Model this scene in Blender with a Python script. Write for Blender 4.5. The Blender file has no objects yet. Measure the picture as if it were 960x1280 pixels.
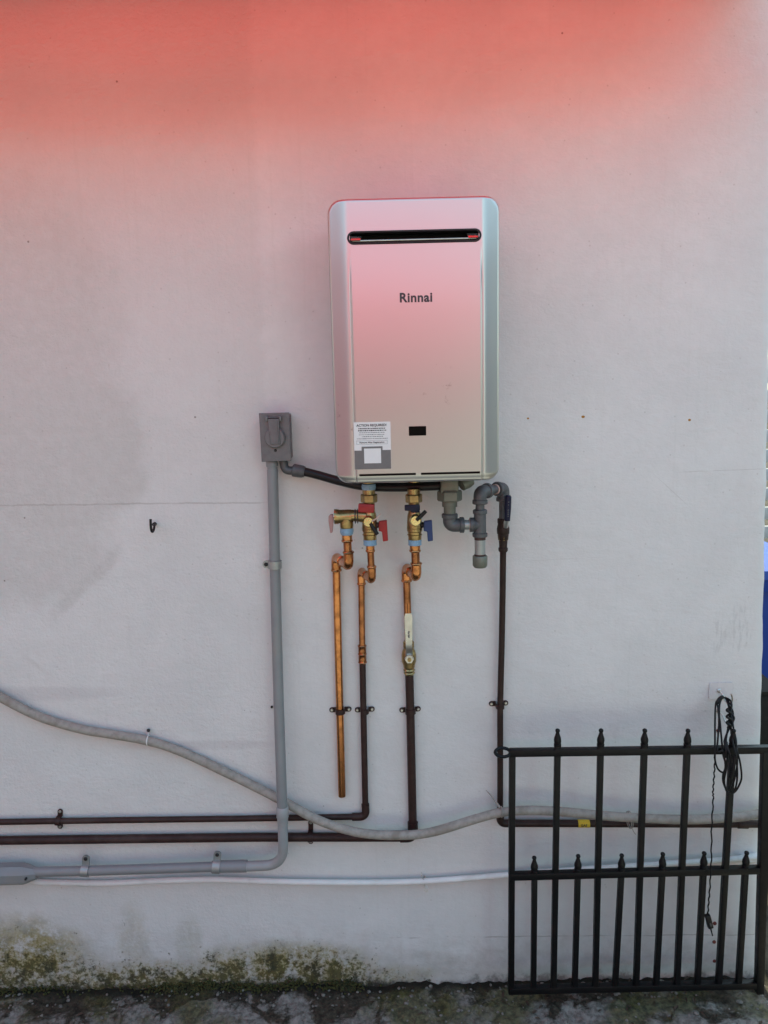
import bpy, bmesh, math, random
from mathutils import Vector, Matrix, noise
random.seed(7)
R = math.radians
S = bpy.context.scene
C = S.collection

# ------------------------------------------------------------------ camera
FPX = 949.0                      # focal length in pixels of the 960x1280 photograph
CAM = Vector((0, -1.85, 1.61)); PITCH = R(9.0); ROLL = 0.020
FWD = Vector((0, math.cos(PITCH), -math.sin(PITCH)))
_u0 = Vector((0, math.sin(PITCH), math.cos(PITCH))); _r0 = Vector((1, 0, 0))
RGT = _r0*math.cos(ROLL) - _u0*math.sin(ROLL)
UPV = _u0*math.cos(ROLL) + _r0*math.sin(ROLL)
cd = bpy.data.cameras.new('camera'); cam = bpy.data.objects.new('camera', cd); C.objects.link(cam)
cd.sensor_fit = 'VERTICAL'; cd.sensor_height = 24; cd.lens = 24*FPX/1280
cd.clip_start = 0.02; cd.clip_end = 500
m = Matrix((RGT, UPV, -FWD)).transposed().to_4x4(); m.translation = CAM
cam.matrix_world = m
S.camera = cam

# ------------------------------------------------------------------ sky, sun, exposure
SUN_EL, SUN_AZ = R(64), R(6)         # sun high behind the house: wall and its foot lie in shade, the yard beyond is lit
w = bpy.data.worlds.new('World'); S.world = w; w.use_nodes = True
nt = w.node_tree; sky = nt.nodes.new('ShaderNodeTexSky'); sky.sky_type = 'NISHITA'; sky.sun_disc = False
sky.sun_elevation = SUN_EL; sky.sun_rotation = SUN_AZ
sky.air_density = 1.0; sky.dust_density = 1.5; sky.ozone_density = 1.0
nt.links.new(sky.outputs[0], nt.nodes['Background'].inputs[0]); nt.nodes['Background'].inputs[1].default_value = 0.15
sl = bpy.data.lights.new('sun', 'SUN'); sl.energy = 2.35; sl.angle = R(0.5); sl.color = (1, 0.95, 0.88)
so = bpy.data.objects.new('sun', sl); C.objects.link(so); so.location = (2, 6, 9)
sdir = Vector((-math.sin(SUN_AZ)*math.cos(SUN_EL), -math.cos(SUN_AZ)*math.cos(SUN_EL), -math.sin(SUN_EL)))
so.rotation_euler = sdir.to_track_quat('-Z', 'Y').to_euler()
vs = S.view_settings; vs.view_transform = 'Standard'; vs.look = 'None'; vs.gamma = 1; vs.use_curve_mapping = False
vs.exposure = 1.82
vs.use_white_balance = True; vs.white_balance_temperature = 7700; vs.white_balance_tint = -10   # the phone's balance for open shade
S.cycles.max_bounces = 6; S.cycles.diffuse_bounces = 4

# ------------------------------------------------------------------ picking points of the place
def P(px, py, d=0.0):
    """point of the place seen at photo pixel (px,py), d metres in front of the wall face"""
    v = FWD*FPX + RGT*(px-480) - UPV*(py-640)
    t = (-d - CAM.y)/v.y
    return CAM + v*t
def rad(n, p): return n*((p-CAM).dot(FWD))/FPX      # n pixels at point p, in metres

# ------------------------------------------------------------------ materials
class T:
    def __init__(s, name):
        s.m = bpy.data.materials.new(name); s.m.use_nodes = True; s.t = s.m.node_tree
        s.b = s.t.nodes['Principled BSDF']; s.out = s.t.nodes['Material Output']
        s.co = s.t.nodes.new('ShaderNodeTexCoord').outputs['Object']
    def n(s, typ): return s.t.nodes.new(typ)
    def put(s, sock, v):
        if isinstance(v, bpy.types.NodeSocket): s.t.links.new(v, sock)
        elif isinstance(v, (tuple, list)) and len(v) == 3 and sock.type == 'RGBA': sock.default_value = (*v, 1)
        else: sock.default_value = v
    def noise(s, scale, detail=4, rough=.55, vec=None, dist=0, stretch=None, color=False):
        x = s.n('ShaderNodeTexNoise'); v = vec or s.co
        if stretch:
            mp = s.n('ShaderNodeMapping'); s.put(mp.inputs[0], v); mp.inputs['Scale'].default_value = stretch; v = mp.outputs[0]
        s.put(x.inputs['Vector'], v); x.inputs['Scale'].default_value = scale; x.inputs['Detail'].default_value = detail
        x.inputs['Roughness'].default_value = rough; x.inputs['Distortion'].default_value = dist
        return x.outputs['Color' if color else 'Fac']
    def voro(s, scale, feature='F1', vec=None):
        x = s.n('ShaderNodeTexVoronoi'); x.feature = feature; s.put(x.inputs['Vector'], vec or s.co); x.inputs['Scale'].default_value = scale
        return x.outputs['Distance']
    def math(s, op, a, b=0.0, c=0.0, clamp=False):
        x = s.n('ShaderNodeMath'); x.operation = op; x.use_clamp = clamp
        s.put(x.inputs[0], a); s.put(x.inputs[1], b); s.put(x.inputs[2], c); return x.outputs[0]
    def add(s, a, b): return s.math('ADD', a, b)
    def sub(s, a, b): return s.math('SUBTRACT', a, b)
    def mul(s, a, b): return s.math('MULTIPLY', a, b)
    def mx(s, a, b): return s.math('MAXIMUM', a, b)
    def step(s, v, a, b, c=0.0, d=1.0):
        x = s.n('ShaderNodeMapRange'); x.interpolation_type = 'SMOOTHSTEP'; x.clamp = True
        s.put(x.inputs['Value'], v); x.inputs['From Min'].default_value = a; x.inputs['From Max'].default_value = b
        x.inputs['To Min'].default_value = c; x.inputs['To Max'].default_value = d
        return x.outputs[0]
    def mix(s, f, a, b):
        x = s.n('ShaderNodeMix'); x.data_type = 'RGBA'; s.put(x.inputs[0], f); s.put(x.inputs[6], a); s.put(x.inputs[7], b); return x.outputs[2]
    def bump(s, h, strength=.3, dist=.002, base=None):
        x = s.n('ShaderNodeBump'); x.inputs['Strength'].default_value = strength; x.inputs['Distance'].default_value = dist
        s.put(x.inputs['Height'], h)
        if base: s.put(x.inputs['Normal'], base)
        return x.outputs[0]
    def set(s, **k):
        for a, v in k.items():
            s.put(s.b.inputs[{'col': 'Base Color', 'rough': 'Roughness', 'metal': 'Metallic', 'nor': 'Normal', 'spec': 'Specular IOR Level',
                              'coat': 'Coat Weight', 'ior': 'IOR', 'trans': 'Transmission Weight', 'alpha': 'Alpha'}[a]], v)
        return s.m

def worn(name, col, rough=.5, metal=0.0, dark=.6, sc=40, amt=.5, bump=.12, dirt=None, spec=.5):
    """one base colour with mottling, uneven gloss, fine relief and a dirt colour in patches"""
    t = T(name)
    n1 = t.noise(sc, 5); n2 = t.noise(sc*.23, 4, dist=.6); n3 = t.noise(sc*7, 3)
    c = t.mix(t.mul(t.step(n1, .35, .75), amt), col, tuple(x*dark for x in col))
    if dirt: c = t.mix(t.step(n2, .52, .72, 0, .7), c, dirt)
    r = t.math('ADD', t.mul(t.sub(n1, .5), .35), rough, clamp=True)
    t.set(col=c, rough=r, metal=metal, nor=t.bump(t.add(n1, t.mul(n3, .5)), bump, .002), spec=spec)
    return t.m

M = {}
M['silver'] = (lambda t: t.set(
    col=t.mix(t.mul(t.step(t.noise(55, 5, .7), .60, .70), t.step(t.noise(7, 3), .56, .66)), (.52, .515, .51), (.34, .32, .32)),
    metal=.92, rough=.31, nor=t.bump(t.noise(2.2, 2), .10, .004)))(T('silver_paint'))
M['silver_side'] = worn('silver_case', (.40, .41, .42), .42, .5, .85, 12, .4, .05)
M['dark'] = worn('dark_cavity', (.012, .012, .013), .6, 0, .6)
M['steel'] = worn('zinc_steel', (.62, .61, .58), .32, 1, .7, 60, .5, .1, (.30, .27, .22))
M['steel_baffle'] = worn('stainless_baffle', (.70, .66, .62), .28, 1, .8, 60, .5, .05)
M['screen'] = worn('black_display', (.003, .003, .003), .25, 0, .8, 20, .3, .01, spec=.08)
M['ink'] = worn('dark_grey_print', (.035, .032, .04), .5)
M['ink_soft'] = worn('grey_print', (.16, .15, .16), .6)
M['paper'] = worn('white_sticker', (.74, .72, .72), .45, 0, .93, 80, .4, .03)
M['paper_grey'] = worn('grey_sticker', (.15, .14, .14), .5, 0, .85, 80, .5, .03)
M['gate'] = worn('black_gate_paint', (.006, .006, .007), .40, 0, .5, 60, .6, .35, (.012, .010, .009), spec=.22)
M['brass'] = worn('brass', (.42, .30, .14), .31, 1, .6, 70, .7, .08, (.19, .12, .06))
M['brass_bright'] = worn('polished_brass', (.80, .65, .33), .22, 1, .8, 60, .5, .05)
M['copper'] = worn('copper', (.64, .27, .11), .19, 1, .42, 65, .8, .03, (.22, .085, .04))
M['copper_dull'] = worn('dull_copper', (.42, .175, .08), .20, 1, .42, 55, .85, .05, (.11, .05, .032))
M['brown_pipe'] = worn('brown_pipe_paint', (.036, .017, .015), .45, 0, .55, 55, .8, .25, (.060, .038, .033), spec=.28)
M['gas_pipe'] = worn('dark_brown_gas_pipe', (.028, .014, .012), .45, 0, .6, 50, .8, .25, (.050, .033, .028), spec=.28)
M['galv'] = worn('galvanised_iron', (.105, .108, .116), .50, .4, .65, 60, .7, .30, (.10, .098, .095))
M['galv_light'] = worn('galvanised_nipple', (.34, .36, .36), .40, .55, .8, 60, .5, .15)
M['green_metal'] = worn('tarnished_casting', (.165, .172, .142), .50, .4, .7, 50, .7, .25)
M['compound'] = worn('dark_red_thread_compound', (.05, .018, .015), .55)
M['compound_pink'] = worn('pale_pink_thread_tape', (.55, .38, .34), .6)
M['pvc'] = worn('grey_pvc', (.225, .233, .245), .36, 0, .85, 30, .5, .06, (.24, .23, .22))
M['pvc_light'] = worn('pale_grey_pvc', (.31, .32, .335), .36, 0, .88, 30, .5, .06, (.27, .26, .24))
M['box'] = worn('grey_cast_box', (.150, .151, .160), .45, .30, .75, 70, .6, .25, (.12, .12, .125))
M['hose'] = worn('weathered_beige_cable_jacket', (.33, .31, .28), .62, 0, .6, 70, .7, .35, (.20, .175, .145))
M['white_cable'] = worn('white_painted_pipe', (.74, .73, .73), .5, 0, .88, 45, .4, .15, (.60, .58, .55))
M['rubber'] = worn('black_rubber', (.008, .008, .009), .38, 0, .7, 40, .5, .12, spec=.3)
M['cord'] = worn('black_cord', (.006, .006, .007), .5, 0, .6, 60, .5, .2, spec=.25)
M['red'] = worn('red_plastic_grip', (.32, .008, .013), .42, 0, .7, 60, .5, .06)
M['pink_lever'] = worn('faded_pink_lever', (.36, .20, .19), .5, 0, .8, 60, .5, .06)
M['navy'] = worn('navy_plastic_grip', (.004, .007, .030), .42, 0, .7, 60, .5, .06, spec=.3)
M['blue'] = worn('blue_plastic_grip', (.006, .030, .125), .42, 0, .7, 60, .5, .06)
M['tape'] = worn('pale_blue_thread_tape', (.22, .36, .50), .6, 0, .7, 90, .7, .4)
M['yellow'] = worn('yellow_sticker', (.62, .46, .03), .5, 0, .8, 60, .5, .05)
M['rust_plug'] = worn('red_brown_wall_plug', (.15, .035, .03), .6)
M['hookplate'] = worn('frosted_hook_plate', (.62, .60, .61), .25, 0, .92, 30, .4, .03)
M['bin'] = worn('blue_bin_plastic', (.006, .040, .25), .35, 0, .85, 20, .4, .05)
M['bin_dark'] = worn('black_tub_plastic', (.010, .010, .012), .45, 0, .8, 20, .4, .08)
M['fence_white'] = worn('white_fence_paint', (.42, .42, .42), .5, 0, .85)
M['house_paint'] = worn('added_house_paint', (.36, .355, .34), .8, 0, .85, 6, .5, .1)
M['roof_red'] = worn('added_roof_red', (.64, .060, .085), .5, 0, .85, 8, .5, .1)
M['pink_wall'] = worn('added_wall_pink', (.50, .21, .23), .9, 0, .8, 5, .5, .2)
M['block_wall'] = worn('added_wall_grey', (.26, .25, .255), .9, 0, .8, 5, .5, .2)
M['stone'] = worn('pale_coral_stone', (.22, .205, .185), .95, 0, .35, 130, .9, .8, (.07, .06, .045))
M['leaf'] = worn('dead_brown_leaf', (.060, .038, .024), .8, 0, .5, 40, .8, .2)
M['moss'] = worn('moss', (.060, .058, .014), .95, 0, .35, 90, .8, .8, (.018, .018, .009))

def fabric():
    t = T('added_awning_fabric')
    d = t.n('ShaderNodeBsdfDiffuse'); tr = t.n('ShaderNodeBsdfTranslucent'); mx = t.n('ShaderNodeMixShader')
    c = t.mix(t.step(t.noise(3, 4), .4, .7, 0, .3), (.80, .020, .022), (.70, .017, .018))
    t.put(d.inputs[0], c); t.put(tr.inputs[0], c); mx.inputs[0].default_value = .54
    t.t.links.new(d.outputs[0], mx.inputs[1]); t.t.links.new(tr.outputs[0], mx.inputs[2]); t.t.links.new(mx.outputs[0], t.out.inputs[0])
    return t.m
M['added_awning'] = fabric()

def wall_material(low):
    """one plaster; the foot of the wall (low) also carries the damp, mould and moss"""
    t = T('white_wall_plaster_foot' if low else 'white_wall_plaster')
    sp = t.n('ShaderNodeSeparateXYZ'); t.put(sp.inputs[0], t.co); X, Z = sp.outputs[0], sp.outputs[2]
    mid = t.noise(38, 4, .6); low_n = t.noise(3.2, 4, .55, dist=.4); warp = t.noise(7, 5, .65); warp2 = t.noise(26, 5, .7); n11 = t.noise(11, 3)
    def blob(px, py, rx, ry, e=.25, amp=1.0, wv=None):
        p = P(px, py); k = (P(px+1, py)-p).length; rx *= k; rz = ry*k
        a = t.math('POWER', t.mul(t.sub(X, p.x), 1/rx), 2); b = t.math('POWER', t.mul(t.sub(Z, p.z), 1/rz), 2)
        q = t.add(t.add(a, b), t.mul(t.sub(wv or warp, .5), amp*2.2))
        return t.step(q, 1-e, 1+e, 1, 0)
    def crack(a, b, wid, amp, thr=.42, wv=None):
        p0, p1 = P(*a), P(*b); sl = (p1.z-p0.z)/(p1.x-p0.x)
        ln = t.add(t.mul(t.sub(X, p0.x), sl), p0.z)
        dd = t.math('ABSOLUTE', t.add(t.sub(Z, ln), t.mul(t.sub(wv or warp, .5), amp)))
        mk = t.step(dd, wid*.3, wid, 1, 0)
        rng = t.mul(t.step(X, p0.x-.02, p0.x+.03), t.step(X, p1.x-.03, p1.x+.02, 1, 0))
        return t.mul(t.mul(mk, rng), t.step(n11, thr-.08, thr+.08))
    white = t.mix(t.step(low_n, .3, .75), (.700, .690, .685), (.640, .632, .630))
    c = t.mix(t.step(t.add(t.mul(mid, .5), t.mul(warp, .5)), .35, .65, 0, .22), white, (.56, .55, .545))
    if not low:
        # weathered grey damp stain on the left, with a brushed lower tail
        st = t.mx(t.mx(blob(20, 400, 130, 170, .5, .9), blob(60, 560, 125, 110, .22, .6)), t.mul(blob(5, 660, 125, 110, .45, .9), .8))
        c = t.mix(t.mul(st, t.step(mid, .25, .7, .52, .76)), c, (.525, .505, .49))
        old = t.mul(t.step(t.add(X, t.mul(t.sub(warp2, .5), .05)), P(322, 400).x, P(334, 400).x, 1, 0), t.step(t.add(Z, t.mul(t.sub(warp, .5), .10)), P(200, 640).z, P(200, 560).z))
        c = t.mix(t.mul(old, .30), c, (.55, .535, .525))
        tail = t.mul(crack((62, 772), (152, 688), .030, .045, .30, warp2), t.step(warp2, .36, .56, .25, 1))
        tail = t.mx(tail, t.mul(crack((24, 815), (62, 845), .012, .012, .3), .6))
        c = t.mix(t.mul(tail, .40), c, (.50, .48, .465))
        sc = t.mul(t.mx(blob(900, 792, 10, 26, .5, .9, warp2), blob(925, 785, 14, 30, .6, 1.2, warp2)), t.step(t.noise(120, 3, stretch=(1, 1, .2)), .45, .62))
        c = t.mix(t.mul(sc, .32), c, (.42, .41, .41))
        hz = t.mx(t.mul(blob(790, 905, 170, 22, .9, .4), .6), t.mx(blob(50, 868, 95, 9, .9, .6), blob(250, 932, 90, 6, .9, .6)))  # soft shade bands above gate rail and cable, painted into the plaster colour
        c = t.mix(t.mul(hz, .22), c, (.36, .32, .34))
        rs = t.mx(blob(862, 525, 1.8, 1.5, .4, 0), t.mx(blob(729, 521, 2.2, 1.6, .3, 0), blob(660, 523, 1.4, 1.2, .3, 0)))
        c = t.mix(rs, c, (.36, .17, .03))
        ck = t.mx(crack((-60, 632.5), (330, 628), .0028, .017, .40, t.add(t.mul(warp, .6), t.mul(warp2, .4))), t.mul(crack((850, 590), (958, 586), .0018, .006, .44), .6))
        ck = t.mx(ck, t.mul(crack((818, 594), (862, 634), .0018, .010, .42), .6))
        ck = t.mx(ck, t.mul(crack((640, 702), (760, 696), .0016, .008, .47), .3))
        c = t.mix(t.mul(ck, .38), c, (.28, .25, .235))
    c = t.mix(t.step(t.voro(9.5), .016, .030, .75, 0), c, (.18, .15, .13))
    c = t.mix(t.step(t.voro(31), .040, .085, .35, 0), c, (.36, .33, .31))
    dr = t.mul(t.step(t.noise(5, 4, stretch=(14, 1, .35)), .56, .72), .10)
    c = t.mix(dr, c, (.50, .50, .46))
    if low:
        hi = t.noise(85, 6, .75); med = t.noise(17, 5, .7)
        ckl = crack((480, 1172), (950, 1168), .0020, .014, .46); c = t.mix(t.mul(ckl, .5), c, (.22, .20, .18))
        # grey damp rising from the ground
        grey = t.step(t.add(Z, t.mul(t.sub(med, .5), .34)), -.04, .20, .60, 0)
        c = t.mix(grey, c, (.33, .315, .285))
        # yellow-green algae, soft and patchy
        alg = t.mx(t.mx(t.mul(blob(10, 1200, 95, 52, 1.0, .9), .95), t.mul(blob(166, 1176, 20, 44, 1.0, 2.4, med), .30)), t.mx(t.mul(blob(350, 1212, 105, 34, 1.0, .9), 1.0), t.mul(blob(238, 1180, 16, 36, 1.0, 2.4, med), .24)))
        alg = t.mx(alg, t.mul(blob(230, 1226, 275, 24, 1.0, .8), .85))
        c = t.mix(t.mul(alg, t.step(t.add(t.mul(med, .6), t.mul(hi, .4)), .36, .54, 0, .95)), c, t.mix(t.step(warp2, .40, .66), (.28, .225, .055), (.115, .100, .018)))
        # black-green mould specks, thicker towards the ground and inside the algae
        dens = t.add(t.add(t.mul(hi, .62), t.mul(med, .50)), t.add(t.mul(alg, .085), t.mul(t.step(Z, .0, .22, 1, 0), .13)))
        dens = t.sub(dens, t.step(X, P(430, 1200).x, P(560, 1200).x, 0, .09))
        c = t.mix(t.mul(t.step(dens, .69, .79), .90), c, t.mix(t.step(warp2, .42, .6), (.085, .076, .030), (.036, .034, .020)))
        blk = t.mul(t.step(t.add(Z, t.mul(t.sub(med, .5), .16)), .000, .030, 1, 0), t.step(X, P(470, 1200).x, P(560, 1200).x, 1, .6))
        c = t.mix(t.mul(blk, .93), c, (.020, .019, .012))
    # plaster relief: coarse stipple to the left of the old patch, smoother on the right
    lft = t.step(X, P(315, 300).x-.03, P(345, 300).x+.03, 1.2, .35)
    hgt = t.add(t.mul(t.noise(110, 3, .7), lft), t.mul(t.noise(3.6, 6, .72, stretch=(1, 1, 1.7)), 3.4))
    nor = t.bump(hgt, .42 if not low else .30, .0045)
    t.set(col=c, rough=t.step(mid, .3, .7, .62, .80), nor=nor, spec=.3)
    return t.m
M['wall'] = wall_material(False); M['wall_foot'] = wall_material(True)

def soil_material():
    t = T('mossy_soil_and_concrete')
    sp = t.n('ShaderNodeSeparateXYZ'); t.put(sp.inputs[0], t.co); X, Y = sp.outputs[0], sp.outputs[1]
    a = t.noise(9, 6, .65, dist=.5); b = t.noise(60, 6, .7); v = t.voro(70); c0 = t.noise(4.5, 5, .6)
    conc = t.mix(t.step(b, .35, .7), (.27, .255, .235), (.11, .10, .09))
    dirt = t.mix(t.step(b, .35, .65), (.070, .058, .043), (.024, .020, .015))
    moss = t.mix(t.step(b, .4, .6), (.095, .090, .028), (.040, .040, .016))
    f = t.step(t.add(a, t.mul(Y, -1.3)), .56, .67)
    c = t.mix(f, dirt, conc)
    c = t.mix(t.mul(t.step(c0, .48, .62), .8), c, moss)
    c = t.mix(t.step(v, .10, .25, .10, 0), c, (.30, .28, .26))
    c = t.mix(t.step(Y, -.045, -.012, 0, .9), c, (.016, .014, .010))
    t.set(col=c, rough=.93, nor=t.bump(t.add(b, t.mul(v, -.6)), .9, .006), spec=.2)
    return t.m
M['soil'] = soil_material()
def ground_material():
    t = T('sun_bleached_concrete')
    b = t.noise(14, 6, .6); a = t.noise(1.2, 5)
    c = t.mix(t.step(a, .35, .7), (.25, .245, .23), (.20, .195, .185)); c = t.mix(t.step(b, .45, .75, 0, .5), c, (.15, .145, .135))
    sp = t.n('ShaderNodeSeparateXYZ'); t.put(sp.inputs[0], t.co)
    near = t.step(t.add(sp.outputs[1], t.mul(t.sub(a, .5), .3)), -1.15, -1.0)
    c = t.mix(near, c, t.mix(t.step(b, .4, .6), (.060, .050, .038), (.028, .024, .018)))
    t.set(col=c, rough=.9, nor=t.bump(b, .5, .006), spec=.2); return t.m
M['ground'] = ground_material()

# ------------------------------------------------------------------ mesh building
OFF = {}
def thing(name, label, cat, loc=(0, 0, 0), group=None, rot=None):
    o = bpy.data.objects.new(name, None); C.objects.link(o); o.location = loc; o.empty_display_size = .05
    if rot: o.rotation_euler = rot
    o['label'] = label; o['category'] = cat
    if group: o['group'] = group
    OFF[o] = Vector(loc) if rot is None else Vector((0, 0, 0))
    return o
class MB:
    def __init__(s): s.v = []; s.f = []
    def add(s, vs, fs):
        k = len(s.v); s.v += [Vector(v) for v in vs]; s.f += [[i+k for i in f] for f in fs]; return s
    def tube(s, pts, r, seg=14, cap=True, closed=False):
        pts = [Vector(p) for p in pts]; n = len(pts)
        rs = r if isinstance(r, (list, tuple)) else [r]*n
        T_ = []
        for i in range(n):
            a = pts[(i-1) % n] if (closed or i > 0) else pts[i]; b = pts[(i+1) % n] if (closed or i < n-1) else pts[i]
            T_.append((b-a).normalized())
        ref = Vector((0, 0, 1)) if abs(T_[0].z) < .9 else Vector((1, 0, 0))
        N = (ref - T_[0]*ref.dot(T_[0])).normalized(); vs = []; fs = []
        for i in range(n):
            if i:
                N = N - T_[i]*N.dot(T_[i]); N.normalize()
            B = T_[i].cross(N)
            for k in range(seg):
                an = 2*math.pi*k/seg; vs.append(pts[i] + (N*math.cos(an) + B*math.sin(an))*rs[i])
        m_ = n if closed else n-1
        for i in range(m_):
            j = (i+1) % n
            for k in range(seg):
                l = (k+1) % seg; fs.append([i*seg+k, i*seg+l, j*seg+l, j*seg+k])
        if cap and not closed:
            fs.append([k for k in range(seg)][::-1]); fs.append([(n-1)*seg+k for k in range(seg)])
        return s.add(vs, fs)
    def turned(s, p0, p1, prof, seg=20, rot=0):
        """profile of (t along p0->p1, radius)"""
        p0 = Vector(p0); p1 = Vector(p1); ax = (p1-p0).normalized()
        ref = Vector((0, -1, 0)) if abs(ax.y) < .9 else Vector((0, 0, 1))
        N = (ref-ax*ref.dot(ax)).normalized(); B = ax.cross(N); vs = []; fs = []
        for (t, r) in prof:
            c = p0.lerp(p1, t)
            for k in range(seg):
                an = 2*math.pi*k/seg+rot; vs.append(c+(N*math.cos(an)+B*math.sin(an))*r)
        for i in range(len(prof)-1):
            for k in range(seg):
                l = (k+1) % seg; fs.append([i*seg+k, i*seg+l, (i+1)*seg+l, (i+1)*seg+k])
        fs.append(list(range(seg))[::-1]); fs.append([(len(prof)-1)*seg+k for k in range(seg)])
        return s.add(vs, fs)
    def box(s, c, size, bev=0.0, rot=None, seg=2):
        bm = bmesh.new(); bmesh.ops.create_cube(bm, size=1)
        for v in bm.verts: v.co = Vector((v.co.x*size[0], v.co.y*size[1], v.co.z*size[2]))
        if bev: bmesh.ops.bevel(bm, geom=bm.edges[:], offset=bev, segments=seg, profile=.5, affect='EDGES')
        c = Vector(c)
        vs = [c + (rot @ v.co if rot else v.co) for v in bm.verts]; bm.verts.index_update()
        s.add(vs, [[v.index for v in f.verts] for f in bm.faces]); bm.free(); return s
    def prism(s, poly, y0, y1):
        """outline in x,z pushed from depth y0 (back) to y1 (front, smaller y)"""
        n = len(poly); vs = [(x, y0, z) for x, z in poly]+[(x, y1, z) for x, z in poly]
        fs = [list(range(n)), [n+i for i in range(n)][::-1]] + [[i, (i+1) % n, n+(i+1) % n, n+i][::-1] for i in range(n)]
        return s.add(vs, fs)
    def mesh(s, name, off=Vector((0, 0, 0)), ang=38, smooth=True):
        me = bpy.data.meshes.new(name); me.from_pydata([tuple(v-off) for v in s.v], [], s.f)
        bm = bmesh.new(); bm.from_mesh(me); bmesh.ops.recalc_face_normals(bm, faces=bm.faces); bm.to_mesh(me); bm.free()
        if smooth:
            me.polygons.foreach_set('use_smooth', [True]*len(me.polygons)); me.set_sharp_from_angle(angle=R(ang))
        return me
    def obj(s, name, mat, parent=None, label=None, ang=38):
        off = Vector((0, 0, 0)); q = parent
        while q is not None:
            if q in OFF: off = OFF[q]; break
            q = q.parent
        o = bpy.data.objects.new(name, s.mesh(name, off, ang)); C.objects.link(o)
        o.data.materials.append(M[mat]); o.parent = parent
        if label: o['label'] = label
        return o
def tag(o, label, cat, group=None, kind=None):
    if label: o['label'] = label
    if cat: o['category'] = cat
    if group: o['group'] = group
    if kind: o['kind'] = kind
    return o
def copy_piece(o, loc, parent=None, rot=None):
    c = o.copy(); C.objects.link(c); c.parent = parent if parent else o.parent; c.location = loc
    if rot is not None: c.rotation_euler = rot
    return c
def fillet(pts, r, n=8):
    pts = [Vector(p) for p in pts]; out = [pts[0]]
    for i in range(1, len(pts)-1):
        a, b, c = pts[i-1], pts[i], pts[i+1]; u = (a-b); v = (c-b)
        k = min(r, u.length*.48, v.length*.48); p = b+u.normalized()*k; q = b+v.normalized()*k
        for j in range(n+1):
            t = j/n; out.append(p*(1-t)**2 + b*2*t*(1-t) + q*t*t)
    out.append(pts[-1]); return out
def spline(pts, n=8):
    pts = [Vector(p) for p in pts]; out = []
    for i in range(len(pts)-1):
        p0 = pts[max(i-1, 0)]; p1 = pts[i]; p2 = pts[i+1]; p3 = pts[min(i+2, len(pts)-1)]
        for j in range(n):
            t = j/n; out.append(.5*((2*p1)+(p2-p0)*t+(2*p0-5*p1+4*p2-p3)*t*t+(3*p1-p0-3*p2+p3)*t**3))
    out.append(pts[-1]); return out
def rrect(x0, x1, z0, z1, r, n=7):
    out = []
    for cx, cz, a0 in ((x1-r, z1-r, 0), (x0+r, z1-r, 90), (x0+r, z0+r, 180), (x1-r, z0+r, 270)):
        for k in range(n+1):
            a = R(a0+90*k/n); out.append((cx+r*math.cos(a), cz+r*math.sin(a)))
    return out
def text_mesh(name, s, size, mat, parent, loc, rot=None, bold=0.0, align='CENTER', depth=.0002, space=1.0):
    cu = bpy.data.curves.new(name, 'FONT'); cu.body = s; cu.size = size; cu.align_x = align; cu.align_y = 'CENTER'; cu.offset = bold; cu.space_character = space; cu.extrude = depth
    to = bpy.data.objects.new(name+'_tmp', cu); C.objects.link(to)
    me = bpy.data.meshes.new_from_object(to.evaluated_get(bpy.context.evaluated_depsgraph_get()))
    bpy.data.objects.remove(to); bpy.data.curves.remove(cu)
    me.name = name; me.transform(Matrix.Rotation(R(90), 4, 'X'))
    me.materials.clear(); me.materials.append(M[mat])
    o = bpy.data.objects.new(name, me); C.objects.link(o); o.parent = parent; o.location = loc
    if rot: o.rotation_euler = rot
    return o

# ================================================================== THE SETTING
# ground sheet
g = MB(); nx = 24
g.add([(-80, -80, 0), (80, -80, 0), (80, 80, 0), (-80, 80, 0)], [[0, 1, 2, 3]])
tag(g.obj('ground', 'ground'), 'pale concrete yard around the house', None, kind='structure')

# strip of mossy soil and broken concrete along the wall, real relief
def soil_h(x, y):
    h = .004 + .010*(noise.fractal(Vector((x*7, y*7, 0)), 1, 2, 4)) + .007*noise.fractal(Vector((x*38, y*38, 3)), 1, 2, 4)
    h += .006*max(0, 1-abs(y+.16)/.2)
    e = min(1, max(0, (y+.58)/.08))            # fade to the yard at the outer edge
    return .004 + max(-.002, h*e + .004*e)
g = MB(); nx, ny = 420, 90; x0, x1, y0, y1 = -1.6, 1.5, -.58, .02
vs_ = []
for j in range(ny+1):
    y = y0 + (y1-y0)*j/ny
    for i in range(nx+1):
        x = x0 + (x1-x0)*i/nx; vs_.append((x, y, soil_h(x, y)))
g.add(vs_, [[j*(nx+1)+i, j*(nx+1)+i+1, (j+1)*(nx+1)+i+1, (j+1)*(nx+1)+i] for j in range(ny) for i in range(nx)])
tag(g.obj('soil', 'soil', ang=180), 'dark mossy soil and broken concrete at the foot of the wall', None, kind='structure')

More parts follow.
